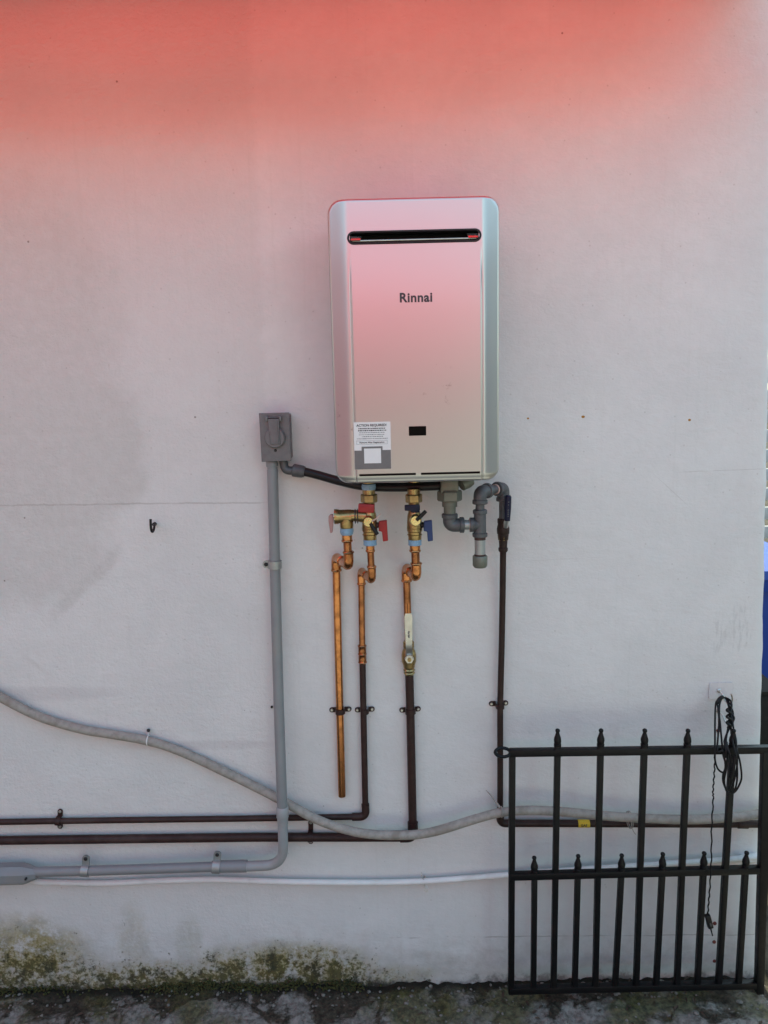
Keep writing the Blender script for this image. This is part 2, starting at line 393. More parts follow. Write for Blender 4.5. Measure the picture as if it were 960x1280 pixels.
# the house wall, slightly uneven plaster, its right corner leaning a little
cA, cB = P(959.5, 560), P(945.5, 1232)
def corner_x(z): return cB.x + (cA.x-cB.x)*(z-cB.z)/(cA.z-cB.z)
ZT = 2.61
def wall_y(x, z):
    u = -.0022*noise.fractal(Vector((x*2.1, 5, z*2.1)), 1, 2, 3) - .0010*noise.fractal(Vector((x*9, 2, z*9)), 1, 2, 3)
    if z < .30: u += -.010*(1-z/.30)**2*abs(noise.fractal(Vector((x*11, 9, z*14)), 1, 2, 4))
    return u
g = MB(); nx, nz = 330, 260; vs_ = []
for j in range(nz+1):
    z = -.15 + (ZT+.15)*j/nz
    for i in range(nx+1):
        xr = corner_x(z) + .0022*noise.fractal(Vector((3, 1, z*12)), 1, 2, 4)
        x = -2.6 + (xr+2.6)*i/nx; e = (nx-i)*(2.6+xr)/nx
        y = wall_y(x, z)
        if e < .012: y += .006*(1-e/.012)**2
        vs_.append((x, y, z))
fs_ = [[j*(nx+1)+i, j*(nx+1)+i+1, (j+1)*(nx+1)+i+1, (j+1)*(nx+1)+i] for j in range(nz) for i in range(nx)]
k0 = len(vs_)
for j in range(nz+1):
    z = -.15 + (ZT+.15)*j/nz; vs_.append((corner_x(z)-.002, .22, z))
for j in range(nz): fs_.append([j*(nx+1)+nx, k0+j, k0+j+1, (j+1)*(nx+1)+nx])
k1 = len(vs_)
for j in range(nz+1): vs_.append((-2.6, .22, -.15 + (ZT+.15)*j/nz))
for j in range(nz): fs_.append([k0+j, k1+j, k1+j+1, k0+j+1]); fs_.append([k1+j, j*(nx+1), (j+1)*(nx+1), k1+j+1])
fs_.append([nz*(nx+1)+i for i in range(nx+1)] + [k0+nz, k1+nz])
g.add(vs_, fs_)
wall = g.obj('house_wall', 'wall', ang=60); wall.data.materials.append(M['wall_foot'])
for pl_ in wall.data.polygons: pl_.material_index = 1 if pl_.center.z < .40 else 0
wall = tag(wall, 'white plastered house wall with cracks, grey stains and mossy foot', 'wall')

# red cloth added unseen above the picture: sunlight through it reddens the wall top
AZ, AD, AF = 2.535, .42, 2.313
def drop(x): return .07*max(0, (x+.3)/1.06)      # the cloth hangs lower towards the left
aw = thing('added_awning', 'red cloth canopy added out of view to redden the top of the wall', 'added_awning', (-.8, 0, AZ))
g = MB(); n = 40; vs_ = []
xa, xb = -2.6, .86
for j in range(13):
    t = j/12
    for i in range(n+1):
        x = xa+(xb-xa)*i/n
        vs_.append((x, -.03-(AD-.03)*t, AZ+(AF+drop(x)-AZ)*t - .008*math.sin(math.pi*t)+.006*math.sin(x*9)*t))
k = len(vs_)
for i in range(n+1):
    x = xa+(xb-xa)*i/n; vs_.append((x, -AD-.005, AF+drop(x)-.012-.006*math.cos(x*2*math.pi/.3)))
fs_ = [[j*(n+1)+i, j*(n+1)+i+1, (j+1)*(n+1)+i+1, (j+1)*(n+1)+i] for j in range(12) for i in range(n)]
fs_ += [[12*(n+1)+i, 12*(n+1)+i+1, k+i+1, k+i] for i in range(n)]
g.add(vs_, fs_).obj('cloth', 'added_awning', aw, ang=60)
for x in (-2.4, -.8, .80):
    MB().tube([(x, -.02, AZ+.02), (x, -AD, AF+drop(x)+.02)], .011, 10).obj('arm', 'steel', aw)
MB().tube([(xa, -AD, AF+drop(xa)+.012), (-.3, -AD, AF+drop(-.3)+.012), (xb, -AD, AF+drop(xb)+.012)], .012, 10).obj('front_bar', 'steel', aw)
MB().box(((xa+xb)/2, -.02, AZ+.01), (xb-xa, .035, .05), .004).obj('wall_rail', 'steel', aw)

# house added across the yard, unseen behind the camera: its sunlit red roof colours the light and shows in the heater's paint
nh = thing('added_house', 'low white house with a red metal roof, added unseen behind the camera', 'house', (-1.0, -7.5, 0))
hx0, hx1, hy0, hy1, hz = -3.9, 2.0, -11.5, -7.5, 2.35
MB().box(((hx0+hx1)/2, (hy0+hy1)/2, hz/2), (hx1-hx0, hy1-hy0, hz)).obj('wall', 'house_paint', nh)
g = MB(); ym = (hy0+hy1)/2; e = .35; zr = 4.0
g.add([(hx0-e, hy1+e, hz-.08), (hx1+e, hy1+e, hz-.08), (hx1+e, ym, zr), (hx0-e, ym, zr), (hx0-e, hy0-e, hz-.08), (hx1+e, hy0-e, hz-.08),
       (hx0-e, hy1+e, hz-.16), (hx1+e, hy1+e, hz-.16), (hx1+e, ym, zr-.10), (hx0-e, ym, zr-.10), (hx0-e, hy0-e, hz-.16), (hx1+e, hy0-e, hz-.16)],
      [[0, 1, 2, 3], [3, 2, 5, 4], [6, 7, 8, 9], [9, 8, 11, 10], [0, 1, 7, 6], [4, 5, 11, 10], [1, 2, 8, 7], [2, 5, 11, 8], [0, 3, 9, 6], [3, 4, 10, 9]])
g.obj('roof', 'roof_red', nh)
for x in (-2.6, 1.0):
    w_o = MB().box((x, hy1+.01, 1.45), (1.1, .06, 1.0), .01).obj('window', 'fence_white', nh); MB().box((x, hy1+.045, 1.45), (.98, .012, .88)).obj('pane', 'screen', w_o)
MB().box((-.6, hy1+.01, 1.02), (.92, .07, 2.04), .01).obj('door', 'brown_pipe', nh)

# walls added out of view to tint and dim the heater's side bevels
tag(MB().box((-4.3, -3.9, 1.6), (.18, 6.8, 3.2), .01).obj('added_side_wall', 'pink_wall'), 'pink wall added out of view on the left to tint the heater bevel', 'wall')
tag(MB().box((4.6, -4.2, 1.5), (.18, 6.4, 3.0), .01).obj('added_side_wall', 'block_wall'), 'high grey wall added out of view on the right to dim the heater bevel', 'wall')

# ================================================================== WATER HEATER
TL, TR, BL, BR = P(411, 253, .20), P(624, 247.5, .20), P(420, 604, .20), P(624.5, 598, .20)
HW = ((TR-TL).length+(BR-BL).length)/2; HH = ((TL-BL).length+(TR-BR).length)/2
base = (BL+BR)/2; base.y = 0
ang = math.atan2((TR-TL).z+(BR-BL).z, (TR-TL).x+(BR-BL).x)
hx = -((TL+TR)/2-(BL+BR)/2).x/HH
tilt = -(ang*.5+hx*.5)
print('HEATER', HW, HH, tilt, base)
wh = thing('water_heater', 'silver tankless water heater with a slot vent hung on the white wall', 'water heater', base, rot=(0, tilt, 0))
def hloc(px, py, d=.232):                       # photo pixel to the heater's own frame
    v = P(px, py, d) - base
    return Matrix.Rotation(-tilt, 3, 'Y') @ v
RC = .026
def sdf(u, v):                                  # distance inside the rounded outline
    qx = abs(u)-(HW/2-RC); qz = abs(v-HH/2)-(HH/2-RC)
    return RC - (math.hypot(max(qx, 0), max(qz, 0)) + min(max(qx, qz), 0))
sL = hloc(441, 450).x; sR = hloc(603, 450).x
def sm(a, b, x):
    t = max(0, min(1, (x-a)/(b-a))); return t*t*(3-2*t)
def front_d(u, v):
    d = .205
    a = sm(-HW/2-.012, sL, u)*.020 if u < 0 else sm(HW/2+.012, sR, u)*.020
    fade = 1-sm(HH*.62, HH*.86, v)
    st = .0022*fade*(sm(sL, sL+.0025, u) if u < 0 else 1-sm(sR-.0025, sR, u)) + .0012*(1-fade)
    gro = -.0010*fade*(math.exp(-((u-sL+.0015)/.0012)**2)+math.exp(-((u-sR-.0015)/.0012)**2))
    lip = -.004*(1-sm(0, .012, v-.004))
    e = max(0, sdf(u, v)); rr = .0055
    edge = -(rr-math.sqrt(max(0, rr*rr-(rr-min(e, rr))**2)))
    return d + a + st + gro + lip + edge
eL, eR = hloc(439, 295), hloc(597, 295)
exz = (eL.z+eR.z)/2 ; exl, exr = eL.x-.004, eR.x+.004; exh = .0085
vz0 = hloc(520, 595); v1a, v1b = hloc(449, 594).x, hloc(520, 594).x; v2a, v2b = hloc(526.5, 594).x, hloc(600.5, 594).x
vz = hloc(525, 592.6).z; vh = .0024
us = set(round(-HW/2+HW*i/100, 5) for i in range(101)); vv = set(round(HH*i/130, 5) for i in range(131))
for b in (sL, sR):
    for k in (-.003, -.0015, 0, .0012, .0025, .003): us.add(b+k); us.add(b-k)
for k in (.0008, .002, .004, .006, .008): us |= {-HW/2+k, HW/2-k}; vv |= {k, HH-k}
holes = [(exl+.001, exr-.001, exz-exh-.002, exz+exh+.002), (v1a, v1b, vz-vh, vz+vh), (v2a, v2b, vz-vh, vz+vh)]
for h in holes: us |= {h[0], h[1]}; vv |= {h[2], h[3]}
us = sorted(us); vv = sorted(vv)
g = MB(); vs_ = []
for v in vv:
    e = min(v, HH-v); w_ = HW/2 if e >= RC else HW/2-RC+math.sqrt(max(0, RC*RC-(RC-e)**2))
    for u in us:
        uu = max(-w_, min(w_, u)); vs_.append((uu, -front_d(uu, v), v))
fs_ = []; nu = len(us)
for j in range(len(vv)-1):
    for i in range(nu-1):
        cu, cv = (us[i]+us[i+1])/2, (vv[j]+vv[j+1])/2
        if any(h[0] < cu < h[1] and h[2] < cv < h[3] for h in holes): continue
        q = [j*nu+i, j*nu+i+1, (j+1)*nu+i+1, (j+1)*nu+i]
        if (Vector(vs_[q[0]])-Vector(vs_[q[1]])).length < 1e-6 and (Vector(vs_[q[2]])-Vector(vs_[q[3]])).length < 1e-6: continue
        fs_.append(q)
g.add(vs_, fs_)
out = rrect(-HW/2, HW/2, 0, HH, RC, 8)          # turned-back lip of the cover
nn = len(out); g.add([(x, -.1995, z) for x, z in out]+[(x, -.165, z) for x, z in out], [[i, (i+1) % nn, nn+(i+1) % nn, nn+i] for i in range(nn)])
cover = g.obj('front_cover', 'silver', wh, ang=50)
MB().prism(rrect(-HW/2+.004, HW/2-.004, .005, HH-.004, RC-.003), -.012, -.162).obj('case', 'silver_side', wh)
MB().prism(rrect(-HW/2-.0012, HW/2+.0012, -.0008, HH+.0014, RC+.001, 8), -.160, -.1855).obj('cover_gap_line', 'rubber', wh)  # dark ring standing in for the shaded gap round the cover
# exhaust slot: rounded frame, dark recess, steel baffles at both ends, inner lip
def stadium(x0, x1, z, h, n=10):
    return [(x1-h+h*math.cos(R(-90+180*k/n)), z+h*math.sin(R(-90+180*k/n))) for k in range(n+1)] + [(x0+h+h*math.cos(R(90+180*k/n)), z+h*math.sin(R(90+180*k/n))) for k in range(n+1)]
fo = stadium(exl-.005, exr+.005, exz, exh+.005); fi = stadium(exl, exr, exz, exh); nn = len(fo)
fd = front_d(0, exz)
g = MB(); g.add([(x, -fd-.0002, z) for x, z in fo]+[(x, -fd-.0030, z) for x, z in stadium(exl-.0038, exr+.0038, exz, exh+.0038)]+[(x, -fd-.0030, z) for x, z in stadium(exl-.001, exr+.001, exz, exh+.001)]+[(x, -fd+.002, z) for x, z in fi]+[(x, -fd+.012, z) for x, z in fi],
      [[r_*nn+i, r_*nn+(i+1) % nn, (r_+1)*nn+(i+1) % nn, (r_+1)*nn+i] for r_ in range(4) for i in range(nn)])
fr = g.obj('exhaust_frame', 'steel', wh, ang=60); fr.data.materials[0] = M['rubber']
g = MB(); a, b, c_, d_ = exl-.002, exr+.002, exz-exh-.003, exz+exh+.003
dep = [(a, -fd+.012, c_), (b, -fd+.012, c_), (b, -fd+.012, d_), (a, -fd+.012, d_), (a, -fd+.06, c_), (b, -fd+.06, c_), (b, -fd+.06, d_), (a, -fd+.06, d_)]
g.add(dep, [[0, 1, 5, 4], [1, 2, 6, 5], [2, 3, 7, 6], [3, 0, 4, 7], [4, 5, 6, 7]]).obj('exhaust_recess', 'dark', wh)
for s_, xx in ((1, exl+.003), (-1, exr-.003)):
    g = MB(); w_ = .019*s_
    g.add([(xx, -fd-.0038, exz-exh+.0035), (xx+w_, -fd-.0038, exz-exh+.0035), (xx+w_*1.15, -fd+.0030, exz+exh-.004), (xx, -fd+.0030, exz+exh-.004),
           (xx, -fd-.0018, exz-exh+.002), (xx+w_, -fd-.0018, exz-exh+.002), (xx+w_*1.15, -fd+.0050, exz+exh-.0055), (xx, -fd+.0050, exz+exh-.0055)],
          [[0, 1, 2, 3], [4, 5, 6, 7], [0, 1, 5, 4], [1, 2, 6, 5], [2, 3, 7, 6], [3, 0, 4, 7]])
    g.obj('baffle', 'steel_baffle', wh)
MB().tube([(exl+.006, -fd+.001, exz-exh+.0028), (exr-.006, -fd+.001, exz-exh+.0028)], .0016, 8).obj('exhaust_lip', 'steel', wh)
for a, b in ((v1a, v1b), (v2a, v2b)):           # drain slots along the bottom, recessed
    d0 = front_d(0, vz)+.003
    g = MB(); q = [(a-.001, vz-vh-.001), (b+.001, vz-vh-.001), (b+.001, vz+vh+.001), (a-.001, vz+vh+.001)]
    g.add([(x, -d0+.005, z) for x, z in q]+[(x, -d0+.022, z) for x, z in q], [[0, 1, 5, 4], [1, 2, 6, 5], [2, 3, 7, 6], [3, 0, 4, 7], [4, 5, 6, 7]]).obj('drain_slot', 'dark', wh)
# display window
q = hloc(522, 538.8); dd = front_d(q.x, q.z)
scr = MB().prism(rrect(q.x-.0185, q.x+.0185, q.z-.0100, q.z+.0100, .0015, 3), -dd+.002, -dd-.0006).obj('display', 'screen', wh)
# name on the front
q = hloc(520, 372); dd = front_d(q.x, q.z)
text_mesh('lettering', 'Rinnai', .0262, 'ink', wh, (q.x, -dd-.0004, q.z), bold=.0008, space=1.07)
# instruction sticker (the square code on it is left blank)
p0, p1 = hloc(443.5, 587.5), hloc(488, 527); sw = p1.x-p0.x; sh = p1.z-p0.z; sx = (p0.x+p1.x)/2
dd = max(front_d(p0.x+.004, (p0.z+p1.z)/2), front_d(p1.x, (p0.z+p1.z)/2))
def rect(x0, x1, z0, z1, d, th=.0003): return MB().prism([(x0, z0), (x1, z0), (x1, z1), (x0, z1)], -d+th, -d)
stk = rect(p0.x, p1.x, p0.z, p1.z, dd+.0004, .002).obj('sticker', 'paper', wh, label='white and grey instruction sticker with small print')
zc = p0.z + sh*.405
rect(p0.x+.0004, p1.x-.0004, p0.z+.0004, zc, dd+.0007).obj('sticker_band', 'paper_grey', stk)
rect(sx-sw*.30, sx+sw*.27, zc-.001, p0.z+sh*.485, dd+.0009).obj('sticker_tab', 'paper_grey', stk)
rect(sx-sw*.235, sx+sw*.225, p0.z+sh*.13, p0.z+sh*.445, dd+.0011).obj('sticker_square', 'paper', stk)
text_mesh('heading', 'ACTION REQUIRED!', .0070, 'ink', stk, (sx-.001, -dd-.0006, p1.z-sh*.070), bold=.00016)
text_mesh('caption', 'Remove After Registration', .0049, 'ink', stk, (sx-.001, -dd-.0006, p0.z+sh*.572), bold=.00008)
g = MB(); z = p0.z+sh*.572; bw, bh, th = sw*.42, sh*.036, .0004
for x0, x1, z0, z1 in ((-bw, bw, bh, bh+th), (-bw, bw, -bh-th, -bh), (-bw, -bw+th, -bh, bh), (bw-th, bw, -bh, bh)):
    g.prism([(sx-.001+x0, z+z0), (sx-.001+x1, z+z0), (sx-.001+x1, z+z1), (sx-.001+x0, z+z1)], -dd-.0003, -dd-.0006)
g.obj('caption_border', 'ink_soft', stk)
rng = random.Random(3)
for k, (f, half, th, mt) in enumerate(((.135, .36, .0021, 'ink'), (.178, .37, .0021, 'ink'), (.222, .34, .0013, 'ink_soft'), (.265, .35, .0013, 'ink_soft'), (.305, .27, .0013, 'ink_soft'), (.348, .41, .0013, 'ink_soft'))):
    g = MB(); x = sx-.001-half*sw; z = p1.z-sh*f
    while x < sx-.001+half*sw:                   # blurred small print: word-long dashes
        l = rng.uniform(.0016, .0042); h_ = th*rng.uniform(.40, .6)
        g.prism([(x, z-h_), (x+l, z-h_), (x+l, z+h_), (x, z+h_)], -dd-.0003, -dd-.0006); x += l+rng.uniform(.0006, .0011)
    g.obj('small_print', mt, stk)
# hanging brackets peeping over the top
for px in (446, 588):
    q = hloc(px, 249, .17)
    g = MB(); g.turned((q.x, -.150, HH+.001), (q.x, -.185, HH+.001), [(0, .0085), (.9, .0085), (1, .0075)], 16); g.box((q.x, -.09, HH-.001), (.022, .16, .004), .001)
    g.obj('hanging_bracket', 'galv', wh)
# scuffs are part of the paint; under the case: three stubs and a drain plug
def stub(px, d, r, z0, z1, mat, nm):
    q = hloc(px, 604, d); return MB().turned((q.x, -d, z0), (q.x, -d, z1), [(0, r), (.08, r*1.05), (1, r*1.05)], 18).obj(nm, mat, wh)
stub(461, .12, .0135, .02, -.012, 'brass', 'hot_outlet'); stub(518, .12, .0135, .02, -.012, 'brass', 'cold_inlet'); stub(566, .12, .016, .02, -.006, 'galv', 'gas_inlet')
q = hloc(590, 603, .15); MB().turned((q.x, -.15, .012), (q.x, -.15, -.004), [(0, .009), (.6, .009), (.62, .006), (1, .006)], 14).obj('drain_plug', 'green_metal', wh)

# ================================================================== PIPE HARDWARE
def clamp_ring(mb, p0, p1, r): mb.turned(p0, p1, [(0, r*.92), (.1, r), (.9, r), (1, r*.92)], 18)
def strap2(parent, pc, r, ear_a, ear_b, mat):
    """two-hole strap: band over the pipe and an ear with a screw on either side"""
    pc = Vector(pc); a = Vector(ear_a); b = Vector(ear_b); ax = (b-a); ax.y = 0; ax.normalize(); a = pc+ax*(a-pc).dot(ax); b = pc+ax*(b-pc).dot(ax); wd = Vector((-ax.z, 0, ax.x))*.0065
    d = -pc.y; pts = []
    pts.append(pc-ax*(r+.0012)+Vector((0, d-.002, 0)))
    for k in range(13):
        an = math.pi*k/12; pts.append(pc - ax*math.cos(an)*(r+.0012) + Vector((0, -math.sin(an)*(r+.0012), 0)))
    pts.append(pc+ax*(r+.0012)+Vector((0, d-.002, 0)))
    g = MB(); n = len(pts); vs_ = []
    cen = pc
    for i, p in enumerate(pts):
        o = Vector(p-cen); o = Vector((o.x, o.y, o.z)); nrm = (o.normalized() if 0 < i < n-1 else (-ax if i == 0 else ax))*.0016
        vs_ += [p-wd, p+wd, p+wd+nrm, p-wd+nrm]
    fs_ = []
    for i in range(n-1):
        for k in range(4):
            l = (k+1) % 4; fs_.append([i*4+k, i*4+l, (i+1)*4+l, (i+1)*4+k])
    fs_ += [[0, 1, 2, 3], [(n-1)*4+k for k in (3, 2, 1, 0)]]
    g.add(vs_, fs_)
    for e in (a, b):
        sgn = -1 if e is a else 1
        inner = pc + ax*sgn*(r+.0012); L = abs((e-pc).dot(ax)); poly = []
        q0 = r+.0012; q1 = L
        def at(s, t): v = pc+ax*sgn*s+(wd.normalized())*t; return (v.x, v.z)
        poly = [at(q0, -.0062), at(q0, .0062)] + [at(q1+.0065*math.sin(R(180*k/10)), .0065*math.cos(R(180*k/10))) for k in range(11)]
        g.prism(poly, -.001, -.0038)
    so_ = g.obj('pipe_strap', mat, parent)
    for e in (a, b):
        MB().turned((e.x, -.003, e.z), (e.x, -.0068, e.z), [(0, .0040), (.5, .0040), (1, .0026)], 12).obj('screw', 'steel', so_)
    return so_
def sleeve(pts, r, parent, name, mat):
    """soldered fitting following a path: cup with beads at both ends"""
    return MB().tube(pts, r, 18).obj(name, mat, parent)
def bead(mb, p, ax, r, w):
    ax = Vector(ax).normalized(); p = Vector(p)
    mb.turned(p-ax*w, p+ax*w, [(0, r*.90), (.2, r*1.0), (.5, r*1.06), (.8, r), (1, r*.90)], 18)
def nut(p0, p1, r, name, mat, parent, label=None):
    return MB().turned(p0, p1, [(0, r*.93), (.12, r), (.88, r), (1, r*.93)], 6, rot=R(30)).obj(name, mat, parent, label, ang=25)

DV = .12   # valves hang this far off the wall
# ------------------------------------------------------------------ hot valve set
rb = rad(1, P(465, 660, DV))         # one photo pixel in metres here
def valve_set(name, label, px, handles, top_mat, low_mat):
    pt = P(px, 612, DV); root = thing(name, label, 'valve', (pt.x, -DV, pt.z))
    z = lambda py: P(px, py, DV).z
    xa = lambda py: pt.x + (P(px+1.6, 676, DV).x-P(px, 612, DV).x)*(py-612)/64
    V = lambda py, dx=0, dy=0: Vector((xa(py)+dx, -DV+dy, z(py)))
    MB().turned(V(611), V(618.5), [(0, 8.0*rb), (1, 8.0*rb)], 18).obj('tail_piece', 'brass', root)
    nut(V(617.5), V(628), 10.4*rb, 'union_nut', 'brass', root)
    MB().turned(V(628), V(676), [(0, 7*rb), (.22, 7*rb), (.30, 8.2*rb), (.36, 8.8*rb), (.58, 9.6*rb), (.74, 9.6*rb), (.76, 8.6*rb), (.98, 8.3*rb), (1, 7.6*rb)], 22).obj('body', 'brass', root)
    bd = MB(); bead(bd, V(660), (0, 0, 1), 9.7*rb, .0010); bead(bd, V(668), (0, 0, 1), 9.2*rb, .0010); bd.obj('body_rib', 'brass', root)
    MB().turned(V(674), V(681.5), [(0, 8.2*rb), (.1, 8.6*rb), (.5, 8.2*rb), (.9, 8.5*rb), (1, 7.6*rb)], 18).obj('thread_tape', 'tape', root)
    return root, V
hv, V = valve_set('hot_water_valve', 'brass valve with red grips under the heater, its tee reaching left', 461, None, None, None)
MB().turned(V(605), V(612), [(0, 8.6*rb), (.5, 9.0*rb), (1, 8.4*rb)], 18).obj('thread_tape', 'tape', hv)
p = V(634, dx=-3.5*rb, dy=-.012)
g = MB(); g.box(p, (20*rb, .013, 11*rb), .003, Matrix.Rotation(R(4), 3, 'Y')); g.obj('upper_grip', 'red', hv)
# drain port face with black lever
pc = V(650, dx=-1.0*rb); g = MB(); g.turned(pc+Vector((0, -.008, 0)), pc+Vector((0, -.030, 0)), [(0, 7.2*rb), (.55, 7.4*rb), (.85, 7.0*rb), (1, 5.6*rb)], 22); g.obj('port_cap', 'brass_bright', hv)
g = MB(); g.turned(pc+Vector((.0, -.029, -.0005)), pc+Vector((0, -.036, -.0005)), [(0, 3*rb), (1, 2.6*rb)], 12); g.obj('port_screw', 'brass_bright', hv)
q0, q1 = pc+Vector((2*rb, -.034, -1*rb)), pc+Vector((10.5*rb, -.034, -15*rb))
MB().tube([q0, q0.lerp(q1, .5), q1], [2.0*rb, 2.6*rb, 2.4*rb], 10).obj('port_lever', 'rubber', hv)
q0 = pc+Vector((4*rb, -.03, 1*rb)); MB().tube(spline([q0, q0+Vector((6*rb, -.004, 4*rb)), q0+Vector((11*rb, 0, 9*rb))], 5), .9*rb, 8).obj('wire_tail', 'compound_pink', hv)
def side_grip(root, V, mat, mat2):
    p = V(656)
    MB().turned(p+Vector((8*rb, -.004, 0)), p+Vector((15*rb, -.006, 0)), [(0, 3.6*rb), (.5, 3.6*rb), (.5, 2.4*rb), (1, 2.4*rb)], 12).obj('stem', mat2, root)
    a = V(651).z; poly = [(11.5, 0), (21.5, 1.5), (22.6, -24.5), (16.2, -25.5), (15.2, -13), (11.0, -12)]
    cx = p.x; pr = [(cx+x*rb, a+z_*rb) for x, z_ in poly]
    bm = MB().prism(pr, -DV-.002, -DV-.014); o = bm.obj('side_grip', mat, root)
    md = o.modifiers.new('edges', 'BEVEL'); md.width = .0016; md.segments = 2; md.limit_method = 'ANGLE'
    return o
side_grip(hv, V, 'red', 'compound')
# tee to the left with relief lever
zt = P(433, 645.5, DV).z; xt = P(433, 645.5, DV).x; xl = P(418, 646, DV).x; xr = V(646).x
g = MB(); g.turned((xr-4*rb, -DV, zt), (xt+4*rb, -DV, zt+.002), [(0, 8.4*rb), (.3, 8.2*rb), (.45, 7.4*rb), (1, 7.4*rb)], 20)
g.obj('branch', 'brass', hv)
g = MB(); g.turned((xt+6*rb, -DV, zt), (xl, -DV, zt), [(0, 8.8*rb), (.7, 8.6*rb), (.78, 9.4*rb), (1, 9.4*rb)], 20)
g.turned((xt, -DV, zt+2*rb), (xt, -DV, zt-15*rb), [(0, 8*rb), (.4, 8.4*rb), (.9, 8.4*rb), (1, 7.6*rb)], 20); g.obj('tee', 'brass', hv)
g = MB(); bead(g, (P(444, 645, DV).x, -DV, zt), (1, 0, 0), 9.0*rb, .0014); bead(g, (P(447, 645, DV).x, -DV, zt), (1, 0, 0), 9.0*rb, .0012); g.obj('branch_ring', 'galv', hv)
g = MB(); p = P(415, 645, DV)
poly = [(-4, 0), (-2, 2.5), (1.2, 2.2), (2.0, -3), (1.2, -12), (.4, -20), (-2.5, -21), (-3.4, -14), (-4.2, -6)]
o = g.prism([(p.x+x*rb, p.z+z_*rb) for x, z_ in poly], -DV+.004, -DV-.010).obj('relief_lever', 'pink_lever', hv); md = o.modifiers.new('edges', 'BEVEL'); md.width = .001; md.segments = 2
MB().turned((p.x, -DV, zt), (xl+.001, -DV, zt), [(0, 2.2*rb), (1, 2.2*rb)], 10).obj('lever_pin', 'steel', hv)
p = Vector((xt, -DV, P(433, 660, DV).z)); MB().turned(p, (xt, -DV, P(433, 668.5, DV).z), [(0, 8.2*rb), (.5, 8.6*rb), (.8, 8.0*rb), (1, 7*rb)], 18).obj('thread_tape', 'tape', hv)
# ------------------------------------------------------------------ cold valve set
cv, VC = valve_set('cold_water_valve', 'brass valve with blue grips and a black lever under the heater', 517, None, None, None)
p = VC(633.5, dx=-2.5*rb, dy=-.012); g = MB(); g.box(p, (19*rb, .012, 7*rb), .002); g.box(p+Vector((3.5*rb, 0, -1*rb)), (11*rb, .013, 10*rb), .002); g.obj('upper_grip', 'navy', cv)
pc = VC(648.5, dx=1.0*rb); MB().turned(pc+Vector((0, -.008, 0)), pc+Vector((0, -.030, 0)), [(0, 7.4*rb), (.55, 7.6*rb), (.85, 7.2*rb), (1, 5.8*rb)], 22).obj('port_cap', 'brass_bright', cv)
MB().turned(pc+Vector((-1*rb, -.029, -.0005)), pc+Vector((-1*rb, -.036, -.0005)), [(0, 3*rb), (1, 2.6*rb)], 12).obj('port_screw', 'brass_bright', cv)
q0, q1 = pc+Vector((1*rb, -.034, 1*rb)), pc+Vector((12.5*rb, -.036, 12.5*rb))
MB().tube([q0, q0.lerp(q1, .5), q1], [2.0*rb, 2.5*rb, 2.3*rb], 10).obj('port_lever', 'rubber', cv)
side_grip(cv, VC, 'blue', 'rubber')

# ------------------------------------------------------------------ water pipes
DW = .0138
def drop_pipe(root, ptop, py_bend, wall_px, r, mat='copper'):
    """from a valve: down, back towards the wall, ready to go down again; returns the wall point"""
    top = Vector(ptop); bx = top + Vector((rb*1.2, 0, 0)); b = Vector((bx.x, -DV, P(wall_px, py_bend, DV).z))
    c = Vector((P(wall_px, py_bend-8, DW).x, -DW, b.z))
    pth = fillet([top, b, c, c+Vector((.001, 0, -.05))], .020, 8)
    MB().tube([top, top.lerp(b, .5), Vector((b.x, b.y, b.z+.024))], r, 18).obj('riser', 'copper_dull', root)
    a = [Vector((b.x, b.y, b.z+.034)), Vector((b.x, b.y, b.z+.030))]
    full = fillet([Vector((b.x, b.y, b.z+.034)), b, c, c+Vector((0, 0, -.036))], .024, 9)
    n = len(full); rr = [r*1.22]*n
    for i in range(n):
        t = i/(n-1)
        if .44 < t < .56: rr[i] = r*1.16
    MB().tube(full, rr, 18).obj('elbow', mat, root)
    g = MB(); ax = (c-b).normalized()
    for q, u in (((b.x, b.y, b.z+.033), (0, 0, 1)), ((c.x, c.y, c.z-.034), (0, 0, 1)), (b.lerp(c, .5), ax), (top-Vector((0, 0, .014)), (0, 0, 1))):
        g = MB(); bead(g, q, u, r*1.34, .0031); g.obj('solder_bead', mat, root)
    g = MB(); g.turned(top, top-Vector((0, 0, .016)), [(0, r*1.25), (.8, r*1.25), (1, r*1.1)], 18).obj('adapter', mat, root)
    return c
# relief discharge pipe
dp = thing('discharge_pipe', 'bright copper pipe with an open lower end, leftmost under the heater', 'pipe', P(428, 995, DW))
r1 = rad(4.8, P(422, 800, DW)); c = drop_pipe(dp, (xt, -DV, P(433, 668.5, DV).z), 708, 420, r1)
e = P(427.5, 995, DW); MB().tube([c-Vector((0, 0, .03)), e.lerp(c, .5), e], r1, 18, cap=False).obj('pipe', 'copper', dp)
MB().tube([e+Vector((0, 0, .02)), e+Vector((0, 0, .0008))], r1*.88, 18).obj('pipe_bore', 'dark', dp)
pc = P(425.2, 889, DW); strap2(dp, pc, r1, P(414.5, 889.5, DW), P(436, 888.5, DW), 'brown_pipe')
